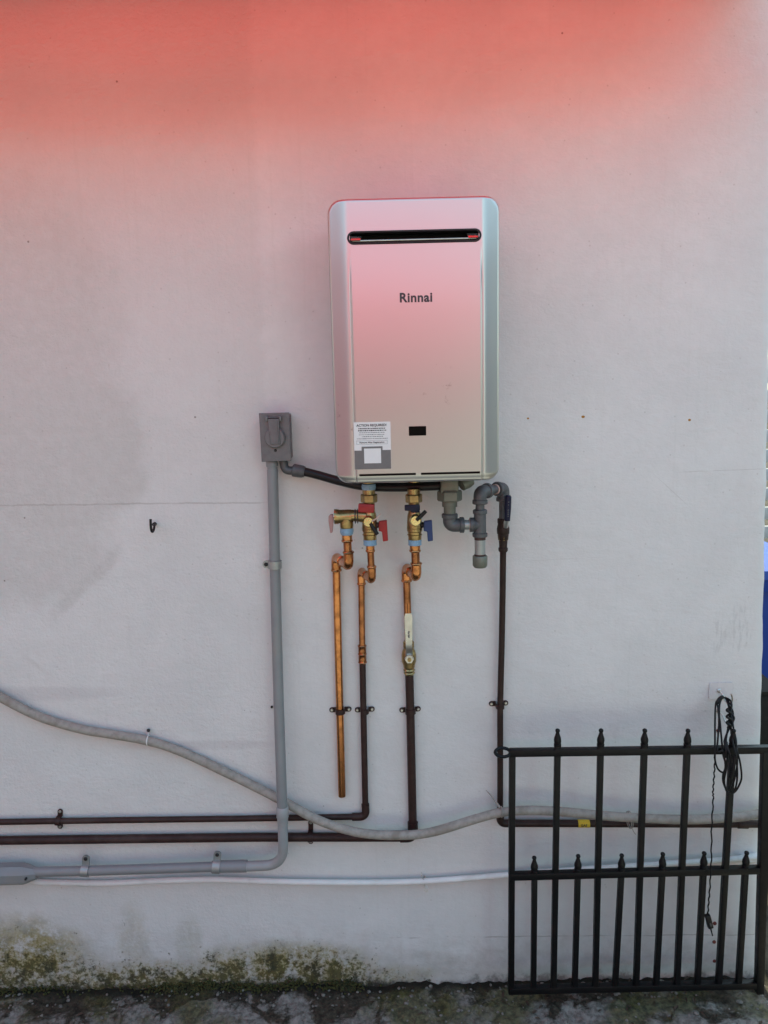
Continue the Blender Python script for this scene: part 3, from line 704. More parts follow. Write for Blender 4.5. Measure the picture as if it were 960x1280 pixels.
# hot pipe
hp = thing('hot_water_pipe', 'thin brown painted pipe running left from a copper riser, upper of two', 'pipe', P(456, 1022, DW))
r2 = rad(4.0, P(452, 800, DW)); c = drop_pipe(hp, V(681), 726, 451.5, r2)
m1 = P(452.8, 812, DW); el = P(457.5, 1021, DW); lx = P(-40, 1028, DW)
MB().tube([c-Vector((0, 0, .03)), m1], r2, 18).obj('copper_pipe', 'copper_dull', hp)
g = MB(); g.turned(P(452.6, 806, DW), P(453.2, 829, DW), [(0, r2*1.2), (.05, r2*1.42), (.12, r2*1.25), (.45, r2*1.25), (.5, r2*1.4), (.55, r2*1.25), (.88, r2*1.25), (.94, r2*1.42), (1, r2*1.15)], 18).obj('coupling', 'copper_dull', hp)
lo = Vector((el.x-.001, -DW, el.z+.03)); MB().tube([P(453.1, 826, DW), lo], r2, 18).obj('pipe', 'brown_pipe', hp)
eh = Vector((el.x-.03, -DW, P(440, 1021, DW).z))
MB().tube(fillet([lo+Vector((0, 0, .006)), Vector((el.x, -DW, eh.z)), eh-Vector((.006, 0, 0))], .022), r2*1.28, 18).obj('elbow', 'brown_pipe', hp)
MB().tube([eh, P(300, 1023.3, DW), P(160, 1025, DW), lx], r2*.98, 16).obj('horizontal_pipe', 'brown_pipe', hp)
strap2(hp, P(455.7, 889, DW), r2, P(446.5, 889.5, DW), P(465, 888.5, DW), 'brown_pipe')
strap2(hp, P(73, 1026.5, DW), r2, P(73, 1036, DW), P(73, 1017, DW), 'brown_pipe')
# cold pipe
cp = thing('cold_water_pipe', 'thick brown painted pipe with a lever ball valve, turning left behind the cable', 'pipe', P(515, 1047, DW))
r3 = rad(5.3, P(512, 850, DW)); c = drop_pipe(cp, VC(681), 722, 508, r3*.92)
MB().tube([c-Vector((0, 0, .03)), P(509.6, 770, DW), P(511, 812, DW)], r3*.86, 18).obj('copper_pipe', 'copper_dull', cp)
va, vb = P(510.6, 801, DW), P(511.6, 843, DW); rv = rad(1, va)
MB().turned(va, vb, [(0, 5.5*rv), (.04, 7*rv), (.16, 7*rv), (.22, 6.2*rv), (.30, 8.2*rv), (.40, 9.2*rv), (.60, 9.2*rv), (.72, 7.2*rv), (.76, 7.4*rv), (.82, 6.2*rv), (.86, 7.4*rv), (.92, 6.4*rv), (.95, 7.2*rv), (1, 6*rv)], 22).obj('ball_valve_body', 'brass', cp)
vc = va.lerp(vb, .5); f = Vector((0, -1, 0))
hd = P(511.2, 806, .062); ht = P(510.6, 767, .066)
g = MB(); cols = []
for t, wd_, dp_ in ((0, 4.2, .052), (.10, 4.6, .056), (.2, 3.9, .064), (.35, 4.0, .066), (.75, 4.6, .068), (.92, 4.8, .068), (1.0, 3.6, .068)):
    q = P(511.6+(510.4-511.6)*t, 824-57*t, dp_); cols += [q+Vector((-wd_*rv, 0, 0)), q+Vector((wd_*rv, 0, 0)), q+Vector((wd_*rv, .0026, 0)), q+Vector((-wd_*rv, .0026, 0))]
g.add(cols, [[i*4+k, i*4+(k+1) % 4, (i+1)*4+(k+1) % 4, (i+1)*4+k] for i in range(6) for k in range(4)]+[[0, 1, 2, 3], [27, 26, 25, 24]])
lev = g.obj('lever', 'steel', cp)
q = P(511.6, 823, .052); nut(q+Vector((0, .004, 0)), q+Vector((0, -.009, 0)), 5.6*rv, 'lever_nut', 'steel', cp)
MB().turned(q, q+Vector((0, -.013, 0)), [(0, 2.6*rv), (1, 2.4*rv)], 12).obj('stem', 'brass', cp)
MB().turned(vc, q, [(0, 5.5*rv), (1, 4.5*rv)], 14).obj('valve_neck', 'brass', cp)
g = MB(); q = P(511, 792, .0685)
for k in range(5):
    z_ = q.z+(.004-k*.0035); g.box((q.x-(.0004 if k % 2 else -.0004), q.y-.0003, z_), (.0045-.001*(k % 3), .0005, .002))
g.obj('lever_marking', 'ink_soft', lev)
lo = P(516, 1033, DW); MB().tube([vb+Vector((0, 0, .004)), P(513.2, 900, DW), lo], r3, 18).obj('pipe', 'brown_pipe', cp)
e0 = Vector((lo.x, -DW, lo.z+.012)); zh = P(500, 1046.5, DW).z
MB().tube(fillet([e0, Vector((lo.x, -DW, zh)), Vector((lo.x-.034, -DW, zh))], .024), r3*1.25, 18).obj('elbow', 'brown_pipe', cp)
MB().tube([Vector((lo.x-.030, -DW, zh)), P(320, 1046.5, DW), P(160, 1048.5, DW), P(-40, 1051, DW)], r3*1.06, 18).obj('horizontal_pipe', 'brown_pipe', cp)
strap2(cp, P(513, 889, DW), r3, P(502.5, 889.5, DW), P(523, 888, DW), 'brown_pipe')
strap2(cp, P(388, 1046, DW), r3, P(388, 1055, DW), P(388, 1031, DW), 'brown_pipe')

# ------------------------------------------------------------------ gas line
gp = thing('gas_pipe', 'gas line of galvanised fittings, navy valve and dark pipe turning right behind the gate', 'pipe', P(626, 1026, .04))
DG = .12; rg = rad(1, P(590, 650, DG)); dg2 = .055; dg3 = .020
G = lambda px, py, d=DG: P(px, py, d)
o = G(560, 603); zz = lambda py, px=562: G(px, py).z; xg = G(562, 620).x
MB().box((xg-.001, -DG, (zz(598)+zz(617))/2), (22*rg, .036, zz(598)-zz(617)), .004).obj('gas_inlet_block', 'green_metal', gp)
MB().turned((xg+14*rg, -DG-.006, zz(606)), (xg+26*rg, -DG+.004, zz(600)), [(0, 8*rg), (.6, 9*rg), (1, 8*rg)], 16).obj('gas_inlet_lug', 'green_metal', gp)
nut((xg, -DG, zz(613)), (xg, -DG, zz(626)), 15.5*rg, 'union_nut', 'green_metal', gp)
MB().turned((xg, -DG, zz(624)), (xg, -DG, zz(642)), [(0, 9.5*rg), (.5, 9.5*rg), (.52, 7.6*rg), (1, 7.4*rg)], 18).obj('nipple', 'green_metal', gp)
tee = G(600, 655.5); cen = Vector((xg, -DG, G(562, 656.5).z))
def bell_elbow(a, b, c, r, name='elbow'):
    """malleable iron elbow: body with a thick collar on both mouths"""
    a, b, c = Vector(a), Vector(b), Vector(c)
    MB().tube(fillet([a, b, c], max((a-b).length, (c-b).length)*.9, 10), r, 20).obj(name, 'galv', gp)
    g = MB(); ua = (a-b).normalized(); uc = (c-b).normalized()
    for q, u in ((a, ua), (c, uc)): g.turned(q-u*r*.55, q+u*r*.12, [(0, r*1.0), (.12, r*1.16), (.85, r*1.18), (1, r*1.08)], 20)
    g.obj(name+'_collar', 'galv', gp)
bell_elbow((xg, -DG, zz(643)), cen, Vector((xg+.031, -DG, cen.z)), 8.6*rg)
MB().tube([Vector((xg+.024, -DG, cen.z)), tee], 6.2*rg, 18).obj('nipple', 'galv_light', gp)
g = MB(); g.turned(Vector((tee.x-13.5*rg, -DG, cen.z)), Vector((tee.x-12*rg, -DG, cen.z)), [(0, 7.4*rg), (1, 7.4*rg)], 18); g.obj('thread_compound', 'compound_pink', gp)
zt0, zt1 = G(600, 637).z, G(600, 671).z
g = MB(); g.turned((tee.x, -DG, zt0), (tee.x, -DG, zt1), [(0, 8.2*rg), (.02, 8.9*rg), (.14, 8.9*rg), (.16, 7.6*rg), (.84, 7.8*rg), (.86, 9.4*rg), (.98, 9.4*rg), (1, 8.8*rg)], 22)
g.turned((tee.x, -DG, cen.z), (tee.x-13*rg, -DG, cen.z), [(0, 7.8*rg), (.55, 7.8*rg), (.6, 9.2*rg), (.98, 9.2*rg), (1, 8.6*rg)], 20); g.obj('tee', 'galv', gp)
# drip leg
MB().tube([(tee.x, -DG, zt1+.004), (tee.x, -DG, G(600, 697).z)], 6.8*rg, 18).obj('drip_leg', 'galv_light', gp)
g = MB(); g.turned((tee.x, -DG, G(600, 671).z), (tee.x, -DG, G(600, 674.5).z), [(0, 7.1*rg), (1, 7.1*rg)], 18); g.obj('thread_compound', 'compound', gp); g = MB(); g.turned((tee.x, -DG, G(600, 692.5).z), (tee.x, -DG, G(600, 695.5).z), [(0, 7.1*rg), (1, 7.1*rg)], 18); g.obj('thread_compound', 'compound', gp)
MB().turned((tee.x, -DG, G(600, 694.5).z), (tee.x, -DG, G(600, 709).z), [(0, 8.6*rg), (.08, 9.4*rg), (.85, 9.2*rg), (1, 7.6*rg)], 22).obj('drip_cap', 'green_metal', gp)
# up and over to the wall
MB().tube([(tee.x, -DG, zt0-.004), (tee.x, -DG, G(600, 627).z)], 5.6*rg, 16).obj('nipple', 'galv', gp)
ec = Vector((tee.x, -DG, G(600, 615).z)); gx = P(629, 660, dg2).x
ec2 = Vector((gx, -dg2, ec.z)); dirv = (ec2-ec).normalized()
bell_elbow((tee.x, -DG, G(600, 629).z), ec, ec+dirv*.030, 8.2*rg)
MB().tube([ec+dirv*.024, ec2-dirv*.024], 5.6*rg, 16).obj('nipple', 'galv', gp)
g = MB(); g.turned(ec2-dirv*.034, ec2-dirv*.030, [(0, 6.6*rg), (1, 6.6*rg)], 16); g.obj('thread_compound', 'compound_pink', gp)
bell_elbow(ec2-dirv*.026, ec2, ec2-Vector((0, 0, .030)), 8.0*rg)
zv = lambda py: P(628, py, dg2).z
MB().tube([(gx, -dg2, ec2.z-.024), (gx, -dg2, zv(652))], 5.6*rg, 16).obj('nipple', 'galv', gp)
rg2 = rad(1, P(628, 660, dg2))
MB().turned((gx, -dg2, zv(648)), (gx, -dg2, zv(690)), [(0, 6.6*rg2), (.02, 7.4*rg2), (.12, 7.4*rg2), (.16, 6.8*rg2), (.30, 8*rg2), (.44, 7.8*rg2), (.47, 6.9*rg2), (.5, 7*rg2), (.62, 6.4*rg2), (.64, 5.6*rg2), (.86, 5.0*rg2), (.88, 6.0*rg2), (.95, 6.0*rg2), (1, 4.6*rg2)], 20).obj('valve_body', 'gas_pipe', gp)
MB().turned((gx, -dg2, zv(668.5)), (gx, -dg2, zv(675)), [(0, 7.0*rg2), (.5, 6.8*rg2), (1, 6.3*rg2)], 6).obj('valve_hex', 'brass', gp)
ha, hb = P(635.2, 619, dg2+.030), P(634.0, 651, dg2+.030)
g = MB(); g.tube([ha, ha.lerp(hb, .06), ha.lerp(hb, .5), hb], [2.6*rg2, 4.2*rg2, 4.3*rg2, 3.6*rg2], 12); hnd = g.obj('valve_handle', 'navy', gp)
g = MB()
for k, f_ in enumerate((.25, .36, .56, .64, .72, .80)): 
    q = ha.lerp(hb, f_); g.box((q.x+.0005, q.y-4.25*rg2, q.z), (.0030-.0008*(k % 2), .0012, .0022))
g.obj('handle_marking', 'galv', hnd)
MB().tube([hb+Vector((0, 0, .006)), Vector((gx+.004, -dg2-.012, zv(657)))], 3.4*rg2, 10).obj('handle_bracket', 'steel', gp)
r4 = rad(3.9, P(627, 850, .04)); el = P(625.5, 1027.5, dg3)
pd = [Vector((gx, -dg2, zv(686))), P(628.3, 740, .034), P(627.3, 800, .0225), P(625.2, 882, .020), P(625.3, 985, dg3), Vector((P(625.2, 1005, dg3).x, -dg3, el.z+.028))]
MB().tube(pd, r4, 18).obj('pipe', 'gas_pipe', gp)
hz0 = P(642, 1029, dg3)
MB().tube(fillet([pd[-1]+Vector((0, 0, .006)), Vector((pd[-1].x, -dg3, hz0.z)), Vector((pd[-1].x+.034, -dg3, hz0.z))], .026), r4*1.28, 18).obj('elbow', 'gas_pipe', gp)
cx_ = P(950, 1029, 0).x
zend = P(949, 1030.5, dg3).z
MB().tube(fillet([Vector((pd[-1].x+.030, -dg3, hz0.z)), P(800, 1029.5, dg3), Vector((cx_+.022, -dg3, zend)), Vector((cx_+.024, .26, zend+.004))], .03), r4*1.22, 18).obj('horizontal_pipe', 'gas_pipe', gp)
q = P(922, 1030, dg3); MB().turned(q, P(934, 1030.3, dg3), [(0, r4*1.45), (1, r4*1.45)], 18).obj('coupling', 'gas_pipe', gp)
strap2(gp, P(625.2, 882.5, .020), r4, P(615.5, 883, .020), P(633.5, 882, .020), 'brown_pipe')
# GAS sticker round the pipe
qa, qb = P(722, 1029.2, dg3), P(736.5, 1029.4, dg3); g = MB(); rr_ = r4*1.22+.0006; vs_ = []
for q in (qa, qb):
    for k in range(15):
        an = R(-110+220*k/14); vs_.append(q+Vector((0, -math.cos(an)*rr_, math.sin(an)*rr_)))
g.add(vs_, [[k, k+1, 15+k+1, 15+k] for k in range(14)]); sg = g.obj('pipe_sticker', 'yellow', gp, 'yellow GAS sticker wrapped round the pipe')
q = qa.lerp(qb, .46); text_mesh('sticker_text', 'GAS', .0090, 'ink', sg, Vector((q.x, -dg3-rr_-.0003, q.z))-OFF[gp], bold=.0003)

# ------------------------------------------------------------------ receptacle box and its conduits
bx = thing('outlet_box', 'grey weatherproof outlet box with a round flap lid left of the heater', 'outlet box', P(345, 546, 0))
DB = .058
a, b, c_, d_ = P(323.5, 516.5, DB), P(361.5, 515.5, DB), P(364, 576, DB), P(327, 577.5, DB)
def quadprism(q, y0, y1, inset=0):
    cx = sum(p.x for p in q)/4; cz = sum(p.z for p in q)/4
    return [(cx+(p.x-cx)*(1-inset), cz+(p.z-cz)*(1-inset)) for p in q]
qd = [a, b, c_, d_]
o = MB().prism(quadprism(qd, 0, 0, .06), -.001, -DB+.004).obj('box_body', 'box', bx); md = o.modifiers.new('edges', 'BEVEL'); md.width = .003; md.segments = 2
MB().prism(quadprism(qd, 0, 0, .02), -DB+.005, -DB+.0035).obj('gasket', 'rubber', bx)
o = MB().prism(quadprism(qd, 0, 0), -DB+.0035, -DB).obj('cover_plate', 'box', bx); md = o.modifiers.new('edges', 'BEVEL'); md.width = .0012; md.segments = 2
pc = P(344, 547, DB); rq = rad(1, pc)
MB().turned(pc+Vector((0, .001, 0)), pc+Vector((0, -.006, 0)), [(0, 13.2*rq), (.85, 13.0*rq), (1, 12.2*rq)], 40).obj('socket_ring', 'box', bx)
lid = MB().turned(pc+Vector((0, -.005, 0)), pc+Vector((0, -.010, 0)), [(0, 12.4*rq), (.7, 12.3*rq), (1, 11.6*rq)], 40).obj('flap_lid', 'box', bx)
hp0 = P(342.2, 524, DB)
o = MB().prism([(hp0.x-6.5*rq, hp0.z+.0015), (hp0.x+7.2*rq, hp0.z+.0015), (pc.x+6.8*rq, pc.z-8*rq), (pc.x-5.4*rq, pc.z-8*rq)], -DB-.004, -DB-.0125).obj('flap_bar', 'box', lid); md = o.modifiers.new('edges', 'BEVEL'); md.width = .0012; md.segments = 2
o = MB().prism([(pc.x+2.5*rq, hp0.z-2*rq), (pc.x+4.2*rq, hp0.z-2*rq), (pc.x+4.6*rq, pc.z-7*rq), (pc.x+3.2*rq, pc.z-7*rq)], -DB-.012, -DB-.0150).obj('flap_rib', 'box', lid)
g = MB()
for s_ in (-1, 1): g.box(hp0+Vector((s_*8.6*rq, -.005, .0012)), (3.4*rq, .010, 6.5*rq), .001)
g.tube([hp0+Vector((-9.5*rq, -.007, .0045)), hp0+Vector((9.5*rq, -.007, .0045))], .0016, 8); g.obj('hinge', 'box', bx)
MB().box(hp0+Vector((0, -.0005, .0015)), (13*rq, .002, 2.6*rq)).obj('hinge_gap', 'dark', bx)
q = P(344.3, 563, DB); MB().turned(q+Vector((0, .001, 0)), q+Vector((0, -.0022, 0)), [(0, 1.8*rq), (.6, 1.8*rq), (1, 1.2*rq)], 10).obj('cover_screw', 'dark', bx)
# grey conduit
DC = .034; DC2 = .066
gc = thing('grey_conduit', 'grey plastic conduit dropping from the outlet box and bending off left', 'conduit', P(353, 1050, DC2))
rc = rad(7.0, P(345, 700, DC))
MB().turned(P(339.5, 575, DC), P(340.8, 589, DC), [(0, rc*.98), (.05, rc*1.05), (.55, rc*1.05), (.6, rc*.92), (1, rc*.9)], 20).obj('box_adapter', 'pvc', gc)
pA = [P(340.6, 587, DC), P(343.5, 700, DC), P(347.5, 850, DC+.008), P(351.5, 970, DC2-.004), P(353, 1014, DC2)]
MB().tube(spline(pA, 6), rc*.97, 20).obj('conduit', 'pvc', gc)
rc2 = rad(6.3, P(353, 1030, DC2))
MB().turned(P(353, 1008, DC2), P(353.5, 1031, DC2), [(0, rc*.99), (.06, rc*1.14), (.55, rc*1.14), (.62, rc*1.02), (.9, rc*1.0), (1, rc*.9)], 20).obj('coupling', 'pvc_light', gc)
MB().tube(fillet([P(353.3, 1026, DC2), P(354.5, 1081, DC2-.008), P(304, 1083, .050)], .075, 14), rc2, 20).obj('elbow', 'pvc_light', gc)
r5 = rad(6.0, P(200, 1085, .045))
MB().tube([P(309, 1082.6, .050), P(304, 1082.6, .050), P(265, 1083.5, .048)], [r5*1.2, r5*1.24, r5*1.2], 20).obj('bell_end', 'pvc', gc)
MB().tube(spline([P(280, 1083, .048), P(190, 1086, .042), P(107, 1088.5, .040), P(36, 1090, .040)], 6), r5, 20).obj('horizontal_conduit', 'pvc', gc)
r6 = rad(13.2, P(20, 1092, .040))
cb = MB().turned(P(47, 1091.5, .040), P(-60, 1093.5, .040), [(0, r5*1.15), (.03, r5*1.3), (.08, r6*.78), (.16, r6), (1, r6)], 8, rot=R(22.5)).obj('conduit_body', 'pvc', gc)
q = P(32, 1099, .066); MB().turned(q+Vector((0, .004, 0)), q+Vector((0, -.003, 0)), [(0, .003), (.7, .003), (1, .002)], 10).obj('cover_screw', 'dark', cb)
def strap1(parent, pc, r, ear, mat):
    """one-hole strap: hook over the pipe, one ear with a screw"""
    pc = Vector(pc); e = Vector(ear); ax = Vector((e.x-pc.x, 0, e.z-pc.z)); L = ax.length; ax.normalize(); wd = Vector((-ax.z, 0, ax.x))
    g = MB(); pts = []
    for k in range(15):
        an = R(-60+240*k/14); pts.append((pc - ax*math.cos(an)*(r+.001)*-1*-1 + Vector((0, -math.sin(an)*(r+.001), 0)), an))
    vs_ = []; hw = .0095
    for p, an in pts:
        nrm = (p-pc).normalized()*.0022; vs_ += [p-wd*hw, p+wd*hw, p+wd*hw+nrm, p-wd*hw+nrm]
    n = len(pts)
    g.add(vs_, [[i*4+k, i*4+(k+1) % 4, (i+1)*4+(k+1) % 4, (i+1)*4+k] for i in range(n-1) for k in range(4)]+[[0, 1, 2, 3], [(n-1)*4+k for k in (3, 2, 1, 0)]])
    at = lambda s, t: ((pc+ax*s+wd*t).x, (pc+ax*s+wd*t).z)
    yb = pc.y
    poly = [at(r*.75, -hw), at(r*.75, hw)]+[at(L+hw*.9*math.sin(R(180*k/10)), hw*math.cos(R(180*k/10))) for k in range(11)]
    g.prism(poly, yb+.005, yb)
    so_ = g.obj('pipe_strap', mat, parent)
    MB().turned((e.x, yb+.001, e.z), (e.x, yb-.0030, e.z), [(0, .0050), (.6, .0050), (1, .003)], 14).obj('screw', 'dark', so_)
strap1(gc, P(343.6, 705.5, DC), rc, P(332.5, 705.5, DC), 'galv_light'); strap1(gc, P(107, 1088, .040), r5, P(107, 1073.5, .040), 'galv_light'); strap1(gc, P(271, 1083, .048), r5*1.2, P(271.5, 1068.5, .048), 'galv_light')
# black flexible conduit from box to heater
fc = thing('black_flexible_conduit', 'black flexible conduit curving from the outlet box under the heater', 'conduit', P(420, 600, .06))
MB().tube(fillet([P(354, 574, DC), P(356, 588, DC), P(372, 588.5, .04)], .03), rad(5.4, P(356, 580, DC)), 18).obj('elbow_connector', 'galv', fc)
rr_ = rad(8.2, P(372, 588, .04))
MB().turned(P(365.5, 587.5, .04), P(381, 590, .042), [(0, rr_*.8), (.08, rr_), (.55, rr_), (.8, rr_*.96), (1, rr_*.82)], 10).obj('compression_nut', 'galv', fc)
MB().tube(spline([P(376, 588.5, .041), P(400, 594.5, .048), P(425, 601.5, .07), P(455, 607.5, .09), P(500, 609, .10), P(552, 607, .11)], 8), rad(5.6, P(420, 600, .06)), 18).obj('tube', 'rubber', fc)

# ------------------------------------------------------------------ sagging beige cable and thin white pipe
def cable(name, mat, r_px, pts, label, cat):
    pth = spline([P(*p) for p in pts], 9); o0 = thing(name, label, cat, pth[len(pth)//2])
    r = [rad(r_px, p)*(1+.04*noise.noise(p*25)) for p in pth]
    MB().tube(pth, r, 16).obj('jacket', mat, o0); return o0
cc = P(951, 1018, 0).x; zc_ = P(951, 1018, .05).z
bc = cable('sagging_cable', 'hose', 5.6, [(-30, 852, .022), (0, 871, .02), (50, 896, .017), (100, 911, .016), (140, 918, .015), (185, 926, .014), (230, 941, .015), (300, 974, .018), (353, 1001, .030), (400, 1026, .048), (450, 1041, .056), (500, 1044, .058), (540, 1040, .058), (600, 1022, .060), (630, 1015, .062), (660, 1013, .060), (700, 1014.5, .058), (780, 1021.5, .054), (860, 1024.5, .050), (920, 1021.5, .045), (945, 1018, .040)],
           'thick beige cable sagging across the wall from upper left to the gate', 'cable')
pts = [P(943, 1018.3, .040), Vector((cc+.012, -.036, zc_+.003)), Vector((cc+.026, -.01, zc_+.004)), Vector((cc+.030, .10, zc_+.01)), Vector((cc+.030, .24, zc_+.015))]
MB().tube(spline(pts, 8), rad(5.5, pts[0]), 16).obj('cable_end', 'hose', bc)
g = MB()
q = P(185, 925.5, .014); g.tube([q+Vector((math.cos(R(a_))*0, -math.cos(R(a_))*.0125, math.sin(R(a_))*.0125))+Vector((.001*math.sin(R(a_)), 0, 0)) for a_ in range(0, 360, 20)], .0016, 6, closed=True)
g.tube([P(185, 919, .006), P(185.5, 914, .004)], .0014, 6); g.obj('wire_clip', 'white_cable', bc)
MB().turned(P(185.5, 913, .0), P(185.5, 913, .012), [(0, .0045), (.7, .0045), (1, .003)], 12).obj('clip_screw', 'dark', bc)
g = MB(); q = P(788, 1024.5, .050)
for dx in (-.002, .002): g.tube([q+Vector((dx, -math.cos(R(a_))*.022+.006, math.sin(R(a_))*.020-.004)) for a_ in range(0, 360, 20)], .0012, 6, closed=True)
g.tube(spline([q+Vector((0, -.018, -.016)), q+Vector((.004, -.020, -.024)), q+Vector((.009, -.016, -.031))], 5), .0011, 6); g.obj('twine', 'hose', bc)
g = MB(); q = P(627, 1015, .062); g.tube([q+Vector((0, -math.cos(R(a_))*.0125, math.sin(R(a_))*.0125)) for a_ in range(0, 360, 20)], .0018, 6, closed=True)
g.tube([q+Vector((-.004, .0, .011)), q+Vector((-.020, .03, .026)), q+Vector((-.034, .045, .036))], [.0035, .002, .0008], 6); g.obj('tie', 'hose', bc)
wc = cable('white_pipe', 'white_cable', 3.6, [(36, 1101, .020), (60, 1103, .016), (130, 1104, .014), (200, 1101, .019), (270, 1099.5, .019), (330, 1101.5, .019), (400, 1103, .019), (480, 1103, .019), (540, 1101, .019), (600, 1096.5, .019), (660, 1091.5, .019), (740, 1086, .019), (820, 1080.5, .019), (900, 1075, .019), (940, 1071.5, .019), (951, 1070, .014)],
           'thin white painted pipe along the lower wall', 'pipe')
g = MB(); q = P(531, 1101, .012)
g.tube([q+Vector((.0015*math.sin(R(a_)*2), -math.cos(R(a_))*.011, math.sin(R(a_))*.014)) for a_ in range(0, 360, 20)], .0011, 6, closed=True)
g.tube(spline([q+Vector((-.003, -.010, .010)), q+Vector((-.008, -.012, .020)), q+Vector((-.009, -.008, .030))], 5), .0010, 6)
g.tube(spline([q+Vector((.002, -.011, -.006)), q+Vector((.007, -.016, -.012)), q+Vector((.003, -.018, -.020)), q+Vector((-.003, -.014, -.014))], 5), .0010, 6); g.obj('wire_tie', 'steel', wc)
g = MB(); q = P(938, 1072, .01)                    # lump of white filler at the corner end of the thin pipe
bm = bmesh.new(); bmesh.ops.create_icosphere(bm, subdivisions=3, radius=1)
for v in bm.verts:
    k = 1+.35*noise.fractal(v.co*1.7, 1, 2, 3); v.co = Vector((v.co.x*.030*k, v.co.y*.014*k, v.co.z*.012*k))
g.add([q+v.co for v in bm.verts], [[v.index for v in f_.verts] for f_ in bm.faces]); bm.free(); g.obj('filler_lump', 'white_cable', wc)

# ------------------------------------------------------------------ iron gate leaning along the wall
GD = .105
gt = thing('iron_gate', 'black iron gate with spear finials standing against the wall', 'gate', P(640, 1238, GD))
rb_ = rad(3.6, P(800, 1090, GD))
def bar(name, a, b, w_, parent=gt):
    a, b = Vector(a), Vector(b); z = (b-a).normalized(); x = Vector((0, -1, 0)); y = z.cross(x).normalized(); x = y.cross(z)
    rot = Matrix((x, y, z)).transposed(); return MB().box((a+b)/2, (w_*2, w_*2, (b-a).length), .0018, rot).obj(name, 'gate', parent)
rtL, rtR = P(637, 940.5, GD), P(985, 936, GD); rmL, rmR = P(637, 1094.8, GD), P(956, 1086.5, GD); rbL, rbR = P(637, 1237, GD), P(950, 1230, GD)
for a, b in ((rtL, rtR), (rmL, rmR), (rbL, rbR)): bar('rail', a, b, rb_*1.22)
bar('stile', P(640.3, 937, GD), P(638.8, 1241, GD), rb_*1.05)
bar('stile', P(957, 938, GD), P(948.5, 1240, GD), rb_*1.35)
# spear finial, one mesh shared
g = MB(); prof = [(0, .0075), (.04, .0092), (.16, .0092), (.18, .0078), (.24, .0086), (.34, .0094), (.46, .0088), (.62, .0062), (.76, .0044), (.79, .0042), (.83, .0054), (.90, .0060), (.96, .0046), (1, .0014)]
g.turned((0, 0, 0), (0, 0, .047), prof, 10)
fm = g.mesh('finial'); fm.materials.append(M['gate'])
def finial(p):
    o = bpy.data.objects.new('finial', fm); C.objects.link(o); o.parent = gt; o.location = Vector(p)-OFF[gt]; o.rotation_euler = (0, R(random.uniform(-1.5, 1.5)), random.uniform(0, 3)); return o
for (xt_, xb_) in ((696.8, 691.8), (750.6, 744), (805.2, 795), (858.8, 846), (915.5, 898)):
    a = P(xt_, 937, GD+.001); yb_ = 1236-7*(xb_-640)/305; b = P(xb_, yb_, GD+.001)
    u = (a-b).normalized(); bar('bar', b, a+u*.010, rb_); finial(a+u*.008)
for (xt_, yt_, xb_) in ((668, 1093, 666.7), (722.2, 1091, 718.3), (776.7, 1090, 768.7), (827.8, 1088.5, 820), (879.2, 1087.5, 871.5), (931.6, 1087, 923)):
    a = P(xt_, yt_, GD+.001); yb_ = 1236-7*(xb_-640)/305; b = P(xb_, yb_, GD+.001)
    u = (a-b).normalized(); bar('bar', b, a+u*.006, rb_*.97); finial(a+u*.004)
# flat loop at the latch end, hooked round the gas pipe
lp = P(629, 940.5, GD); ll = []
for k in range(22):
    an = 2*math.pi*k/22; ll.append(lp+Vector((-.001+math.cos(an)*.0185, -.012+math.sin(an)*.010+.012, math.sin(an)*.0065)))
g = MB(); g.tube(ll, .0042, 8, closed=True); g.tube([P(636, 940.5, GD), P(643, 940.5, GD)], .0075, 10); g.obj('latch_loop', 'gate', gt)

# ------------------------------------------------------------------ hooks and the coiled cord
Z1 = lambda x, y, d: P(860+x/8, 840+y/8, d)
g = MB(); a, b = P(886, 853, 0), P(915, 873, 0)
pl = tag(g.prism(rrect(a.x, b.x, b.z, a.z, .006, 4), -.0015, -.0045).obj('hook_plate', 'hookplate'), 'clear square adhesive plate behind the metal hook by the wall corner', 'hook plate')
def jhook(name, label, x, y, sx, mat='steel', d=.004):
    o0 = thing(name, label, 'hook', Z1(x, y, d), 'metal hooks carrying the cord')
    q = Z1(x, y, 0)
    MB().turned(q+Vector((0, -d, 0)), q+Vector((0, -d-.005, 0)), [(0, .0055), (.6, .0052), (1, .0030)], 12).obj('screw', 'steel', o0)
    MB().tube(spline([q+Vector((.000, -.010, 0)), q+Vector((.006*sx, -.014, -.008)), q+Vector((.010*sx, -.024, -.021)), q+Vector((.017*sx, -.034, -.022)), q+Vector((.019*sx, -.040, -.010)), q+Vector((.014*sx, -.043, .006))], 6), .0019, 8).obj('prong', mat, o0)
jhook('metal_hook', 'small bent metal hook on the clear plate holding the coiled cord', 300, 178, 1)
jhook('metal_hook', 'lower metal hook half hidden behind the coiled cord', 300, 385, 1, d=.001)
cordt = thing('coiled_cord', 'coiled black cord with an inline switch hanging in front of the gate', 'cord', Z1(345, 262, .03))
def strand(pts, r=1.15, n=7): 
    p = spline([Z1(*q) for q in pts], n); return MB().tube(p, rad(r, p[0]), 8)
D1, D2 = .05, .13
strand([(365, 258, .035), (335, 252, .04), (295, 285, .05), (276, 330, D1), (270, 500, .08), (270, 700, .12), (268, 800, D2), (272, 890, D2), (300, 970, D2), (350, 1005, D2), (378, 968, D2), (372, 900, D2), (352, 830, D2), (340, 720, .115), (322, 520, .09), (312, 420, .07), (318, 310, .05), (345, 256, .038)]).obj('loop', 'cord', cordt)
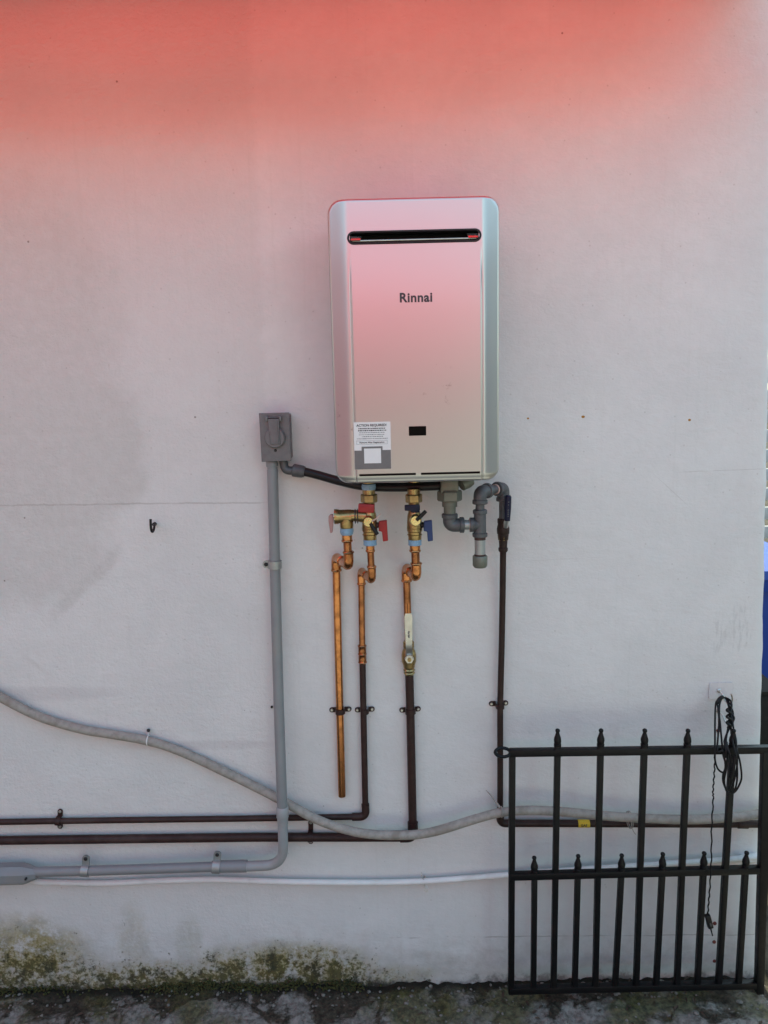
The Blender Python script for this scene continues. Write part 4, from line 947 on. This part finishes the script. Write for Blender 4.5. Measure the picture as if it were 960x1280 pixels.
strand([(352, 246, .036), (320, 258, .045), (292, 300, .05), (300, 360, .06), (310, 480, .08), (300, 650, .11), (292, 770, .13), (305, 800, D2), (352, 790, D2), (368, 880, D2), (372, 960, D2), (350, 1030, D2), (352, 1100, D2), (385, 1180, D2), (430, 1215, D2), (480, 1185, D2), (525, 1100, D2), (536, 1030, D2), (520, 900, D2), (495, 800, .13), (470, 640, .11), (440, 480, .085), (410, 360, .06), (392, 290, .045), (372, 258, .036)]).obj('loop', 'cord', cordt)
strand([(372, 255, .036), (420, 280, .05), (438, 330, .06), (430, 400, .07), (462, 460, .08), (448, 520, .09), (480, 680, .11), (486, 800, D2+.004), (492, 920, D2+.006), (470, 1050, D2+.006), (440, 1150, D2+.006), (420, 1205, D2+.006), (385, 1190, D2+.004), (362, 1090, D2), (380, 980, D2), (392, 860, D2), (398, 760, .12), (380, 680, .11), (400, 560, .09), (418, 420, .07), (400, 320, .05), (376, 262, .038)]).obj('loop', 'cord', cordt)
strand([(390, 268, .04), (430, 300, .055), (412, 380, .066), (440, 440, .075), (420, 540, .09), (372, 660, .105), (366, 720, .12), (410, 800, D2+.008), (430, 900, D2+.01), (425, 1000, D2+.01), (405, 1100, D2+.008), (445, 1205, D2+.008), (485, 1120, D2+.008), (492, 960, D2+.008), (470, 800, D2+.008), (440, 660, .11), (430, 540, .09), (452, 420, .072), (425, 340, .056), (395, 275, .042)]).obj('loop', 'cord', cordt)
g = MB()                                          # turns of cord wound into a bundle
wp = [Z1(405+18*math.sin(k*.9), 335+k*9, .066+.0015*k+.005*math.cos(k*.9)) for k in range(26)]
g.tube(spline(wp, 3), rad(1.5, wp[0]), 8); g.tube(spline([Z1(345, 250, .036), Z1(315, 270, .045), Z1(290, 310, .052)], 6), rad(2.4, wp[0]), 8)
g.tube(spline([Z1(375, 700, .118), Z1(385, 780, D2), Z1(378, 850, D2)], 6), rad(2.6, wp[0]), 8); g.tube(spline([Z1(470, 840, D2+.012), Z1(455, 960, D2+.014), Z1(430, 1060, D2+.012)], 6), rad(2.0, wp[0]), 8)
g.obj('wound_bundle', 'cord', cordt)
Z3 = lambda x, y, d: P(860+x/5.333, 1000+y/5.333, d)
dn = [Z1(268, 800, D2), Z1(266, 950, D2), Z1(258, 1080, D2), Z1(250, 1200, D2), Z3(168, 0, D2), Z3(158, 180, D2), Z3(155, 400, D2), Z3(146, 580, D2-.01), Z3(138, 680, D2-.02), Z3(132, 762, D2-.02)]
wob = [p+Vector((.0012*math.sin(i*1.7), 0, 0)) for i, p in enumerate(spline(dn, 7))]
MB().tube(wob, rad(.95, dn[0]), 8).obj('hanging_lead', 'cord', cordt)
a, b = Z3(128, 765, D2-.02), Z3(150, 850, D2-.02); ax = (b-a).normalized(); rt = Matrix.Rotation(math.atan2(-ax.x, -ax.z)+math.pi*0, 3, 'Y')
sw_ = MB().box((a+b)/2, (rad(6.6, a), .012, (b-a).length), .002, Matrix.Rotation(math.atan2(ax.x, ax.z), 3, 'Y')).obj('inline_switch', 'rubber', cordt)
q = (a+b)/2+ax*.006; MB().box(q+Vector((.001, -.0062, 0)), (.004, .0015, .009), .0004, Matrix.Rotation(math.atan2(ax.x, ax.z), 3, 'Y')).obj('switch_button', 'galv', sw_)
MB().tube([b, b.lerp(Z3(163, 905, D2-.02), .5), Z3(164, 905, D2-.02)], [.0022, .0018, .0016], 8).obj('lead_end', 'cord', cordt)

# red-brown plugs in the wall, one under another
for (x, y, lab) in ((897.5, 913, 'red brown wall plug behind the coiled cord, highest of four'), (893.2, 1153.7, 'red brown wall plug beside the inline switch'), (892.4, 1176.8, 'red brown wall plug between two others low on the wall'), (892.8, 1200.6, 'red brown wall plug nearest the ground')):
    q = P(x, y, 0); tag(MB().turned(q+Vector((0, .004, 0)), q+Vector((0, -.004, 0)), [(0, .0050), (.85, .0050), (.95, .0038), (1, .0015)], 14).obj('wall_plug', 'rust_plug'), lab, 'wall plug', 'plugs in a column by the corner')
# black screw hook in the wall on the left
q = P(193, 655, 0); hk = thing('screw_hook', 'black screw hook sticking out of the bare wall below the crack', 'hook', q)
k = rad(1, q)
MB().tube(spline([q+Vector((0, .006, 0)), P(193.0, 655.5, .016), P(192.8, 659, .030), P(191.4, 664, .040), P(189.6, 664, .046), P(188.5, 658, .050), P(188.2, 649, .052)], 7), .0030, 10).obj('hook', 'rubber', hk)
qc = P(193, 655.3, .012); MB().turned(qc+Vector((0, .004, 0)), qc+Vector((0, -.004, 0)), [(0, .0052), (1, .0048)], 12).obj('collar', 'rubber', hk)
# nail
q = P(340, 883, 0); tag(MB().turned(q+Vector((0, .006, 0)), q+Vector((0, -.006, 0)), [(0, .0018), (.7, .0018), (.72, .0034), (1, .0030)], 12).obj('nail', 'rubber'), 'dark nail head in the wall left of the conduit', 'nail')

# ------------------------------------------------------------------ beyond the corner
def beyond(px, dist):                          # x on the sight line past the corner, at y = dist behind the wall face
    return CAM.x + (px-480)/FPX*(dist-CAM.y)
yb_ = 1.05; x0 = beyond(951, yb_)-.30
bn = thing('wheeled_bin', 'blue plastic wheeled bin beyond the wall corner', 'bin', (x0+.3, yb_+.30, 0))
def frustum(mb, cx, cy, z0, z1, w0, w1, d0, d1, r=.05):
    o0 = rrect(-w0/2, w0/2, -d0/2, d0/2, r, 5); o1 = rrect(-w1/2, w1/2, -d1/2, d1/2, r, 5); n = len(o0)
    mb.add([(cx+x, cy+y, z0) for x, y in o0]+[(cx+x, cy+y, z1) for x, y in o1], [list(range(n))[::-1], [n+i for i in range(n)]]+[[i, (i+1) % n, n+(i+1) % n, n+i] for i in range(n)]); return mb
bz = .86
frustum(MB(), x0+.3, yb_+.3, .06, bz, .46, .56, .50, .62).obj('bin_body', 'bin', bn)
frustum(MB(), x0+.3, yb_+.3, bz-.05, bz, .60, .62, .66, .68).obj('rim', 'bin', bn)
g = frustum(MB(), x0+.3, yb_+.3, bz+.003, bz+.035, .64, .62, .70, .68); frustum(g, x0+.3, yb_+.3, bz+.035, bz+.075, .60, .40, .66, .44); ld = g.obj('lid', 'bin', bn)
MB().tube([(x0+.05, yb_+.66, bz+.02), (x0+.55, yb_+.66, bz+.02)], .014, 10).obj('handle', 'bin', bn)
for s_ in (-1, 1): MB().turned((x0+.3+s_*.27, yb_+.56, .10), (x0+.3+s_*.22, yb_+.56, .10), [(0, .085), (.1, .10), (.9, .10), (1, .085)], 24).obj('wheel', 'bin_dark', bn)
yt = .30; xt0 = beyond(946, yt)
tb = thing('black_post', 'short black square post standing just behind the wall corner', 'post', (xt0+.06, yt+.06, 0))
MB().box((xt0+.06, yt+.06, .345), (.12, .12, .69), .004).obj('shaft', 'gate', tb)
g = MB(); a = .062; zc0 = .692
g.add([(xt0+.06+x*a, yt+.06+y*a, zc0) for x, y in ((-1, -1), (1, -1), (1, 1), (-1, 1))]+[(xt0+.06+x*a, yt+.06+y*a, zc0+.012) for x, y in ((-1, -1), (1, -1), (1, 1), (-1, 1))]+[(xt0+.06, yt+.06, zc0+.07)],
      [[3, 2, 1, 0], [0, 1, 5, 4], [1, 2, 6, 5], [2, 3, 7, 6], [3, 0, 4, 7], [4, 5, 8], [5, 6, 8], [6, 7, 8], [7, 4, 8]]).obj('cap', 'gate', tb)
yf = 3.2; fx0 = 2.0; fx1 = 5.0
fn = thing('slat_fence', 'white slat fence far beyond the wall corner', 'fence', ((fx0+fx1)/2, yf, 0))
sm_ = MB().box((0, 0, 0), (fx1-fx0, .02, .085), .003).mesh('slat'); sm_.materials.append(M['fence_white'])
for k in range(13):
    o = bpy.data.objects.new('slat', sm_); C.objects.link(o); o.parent = fn; o.location = (0, 0, .10+k*.13)
for x in (fx0, (fx0+fx1)/2, fx1): MB().box((x, yf+.045, .88), (.07, .07, 1.76), .004).obj('post', 'gate', fn)

# ------------------------------------------------------------------ litter at the foot of the wall
rng = random.Random(11); g = MB()
bm = bmesh.new(); bmesh.ops.create_icosphere(bm, subdivisions=1, radius=1); ico = [v.co.copy() for v in bm.verts]; icf = [[v.index for v in f_.verts] for f_ in bm.faces]; bm.free()
for k in range(420):
    x = rng.uniform(-1.2, 1.15); y = -abs(rng.gauss(0, .10))-.012
    if y < -.45: continue
    s_ = rng.uniform(.0015, .0050)*(1.7 if rng.random() < .07 else 1); sd = Vector((rng.random()*9, rng.random()*9, rng.random()*9))
    sc = Vector((rng.uniform(.7, 1.4), rng.uniform(.7, 1.4), rng.uniform(.45, .8)))
    g.add([Vector((x, y, soil_h(x, y)+s_*.2)) + Vector((v.x*sc.x, v.y*sc.y, v.z*sc.z))*s_*(1+.35*noise.noise(v*1.3+sd)) for v in ico], icf)
tag(g.obj('gravel', 'stone', ang=180), 'scattered pale gravel and crumbs along the foot of the wall', None, kind='stuff')
g = MB()
for k in range(130):
    x = rng.uniform(.30, 1.1) if rng.random() < .75 else rng.uniform(-1.1, 1.1); y = -rng.uniform(.01, .32)
    L = rng.uniform(.005, .014); a = rng.uniform(0, 6.28); c0 = Vector((x, y, soil_h(x, y)+.003)); u = Vector((math.cos(a), math.sin(a), rng.uniform(-.2, .3))); v_ = Vector((-math.sin(a), math.cos(a), rng.uniform(-.3, .3)))
    pts = [c0-u*L, c0-u*L*.2+v_*L*.33+Vector((0, 0, .003)), c0+u*L*.5+v_*L*.25+Vector((0, 0, .004)), c0+u*L, c0+u*L*.5-v_*L*.25+Vector((0, 0, .003)), c0-u*L*.2-v_*L*.33+Vector((0, 0, .002)), c0+Vector((0, 0, .0005))]
    g.add(pts, [[6, i, (i+1) % 6] for i in range(6)])
tag(g.obj('leaf_litter', 'leaf', ang=30), 'dry brown leaf litter under the gate', None, kind='stuff')
g = MB()
for k in range(1500):
    px = rng.choice((rng.gauss(350, 45), rng.gauss(235, 20), rng.gauss(225, 30), rng.gauss(20, 40), rng.gauss(300, 30), rng.gauss(430, 12)))
    x = P(px, 1230, 0).x; y = -abs(rng.gauss(0, .010))-.001; s_ = rng.uniform(.0015, .0042); z_ = max(.004, soil_h(x, y)) + abs(rng.gauss(0, .007))*(1 if y > -.012 else .25)
    sd = Vector((rng.random()*9, rng.random()*9, rng.random()*9))
    g.add([Vector((x, y, z_))+v*s_*(1+.5*noise.noise(v*1.5+sd)) for v in ico], icf)
tag(g.obj('moss', 'moss', ang=180), 'dark green moss cushions in the joint below the wall', None, kind='stuff')
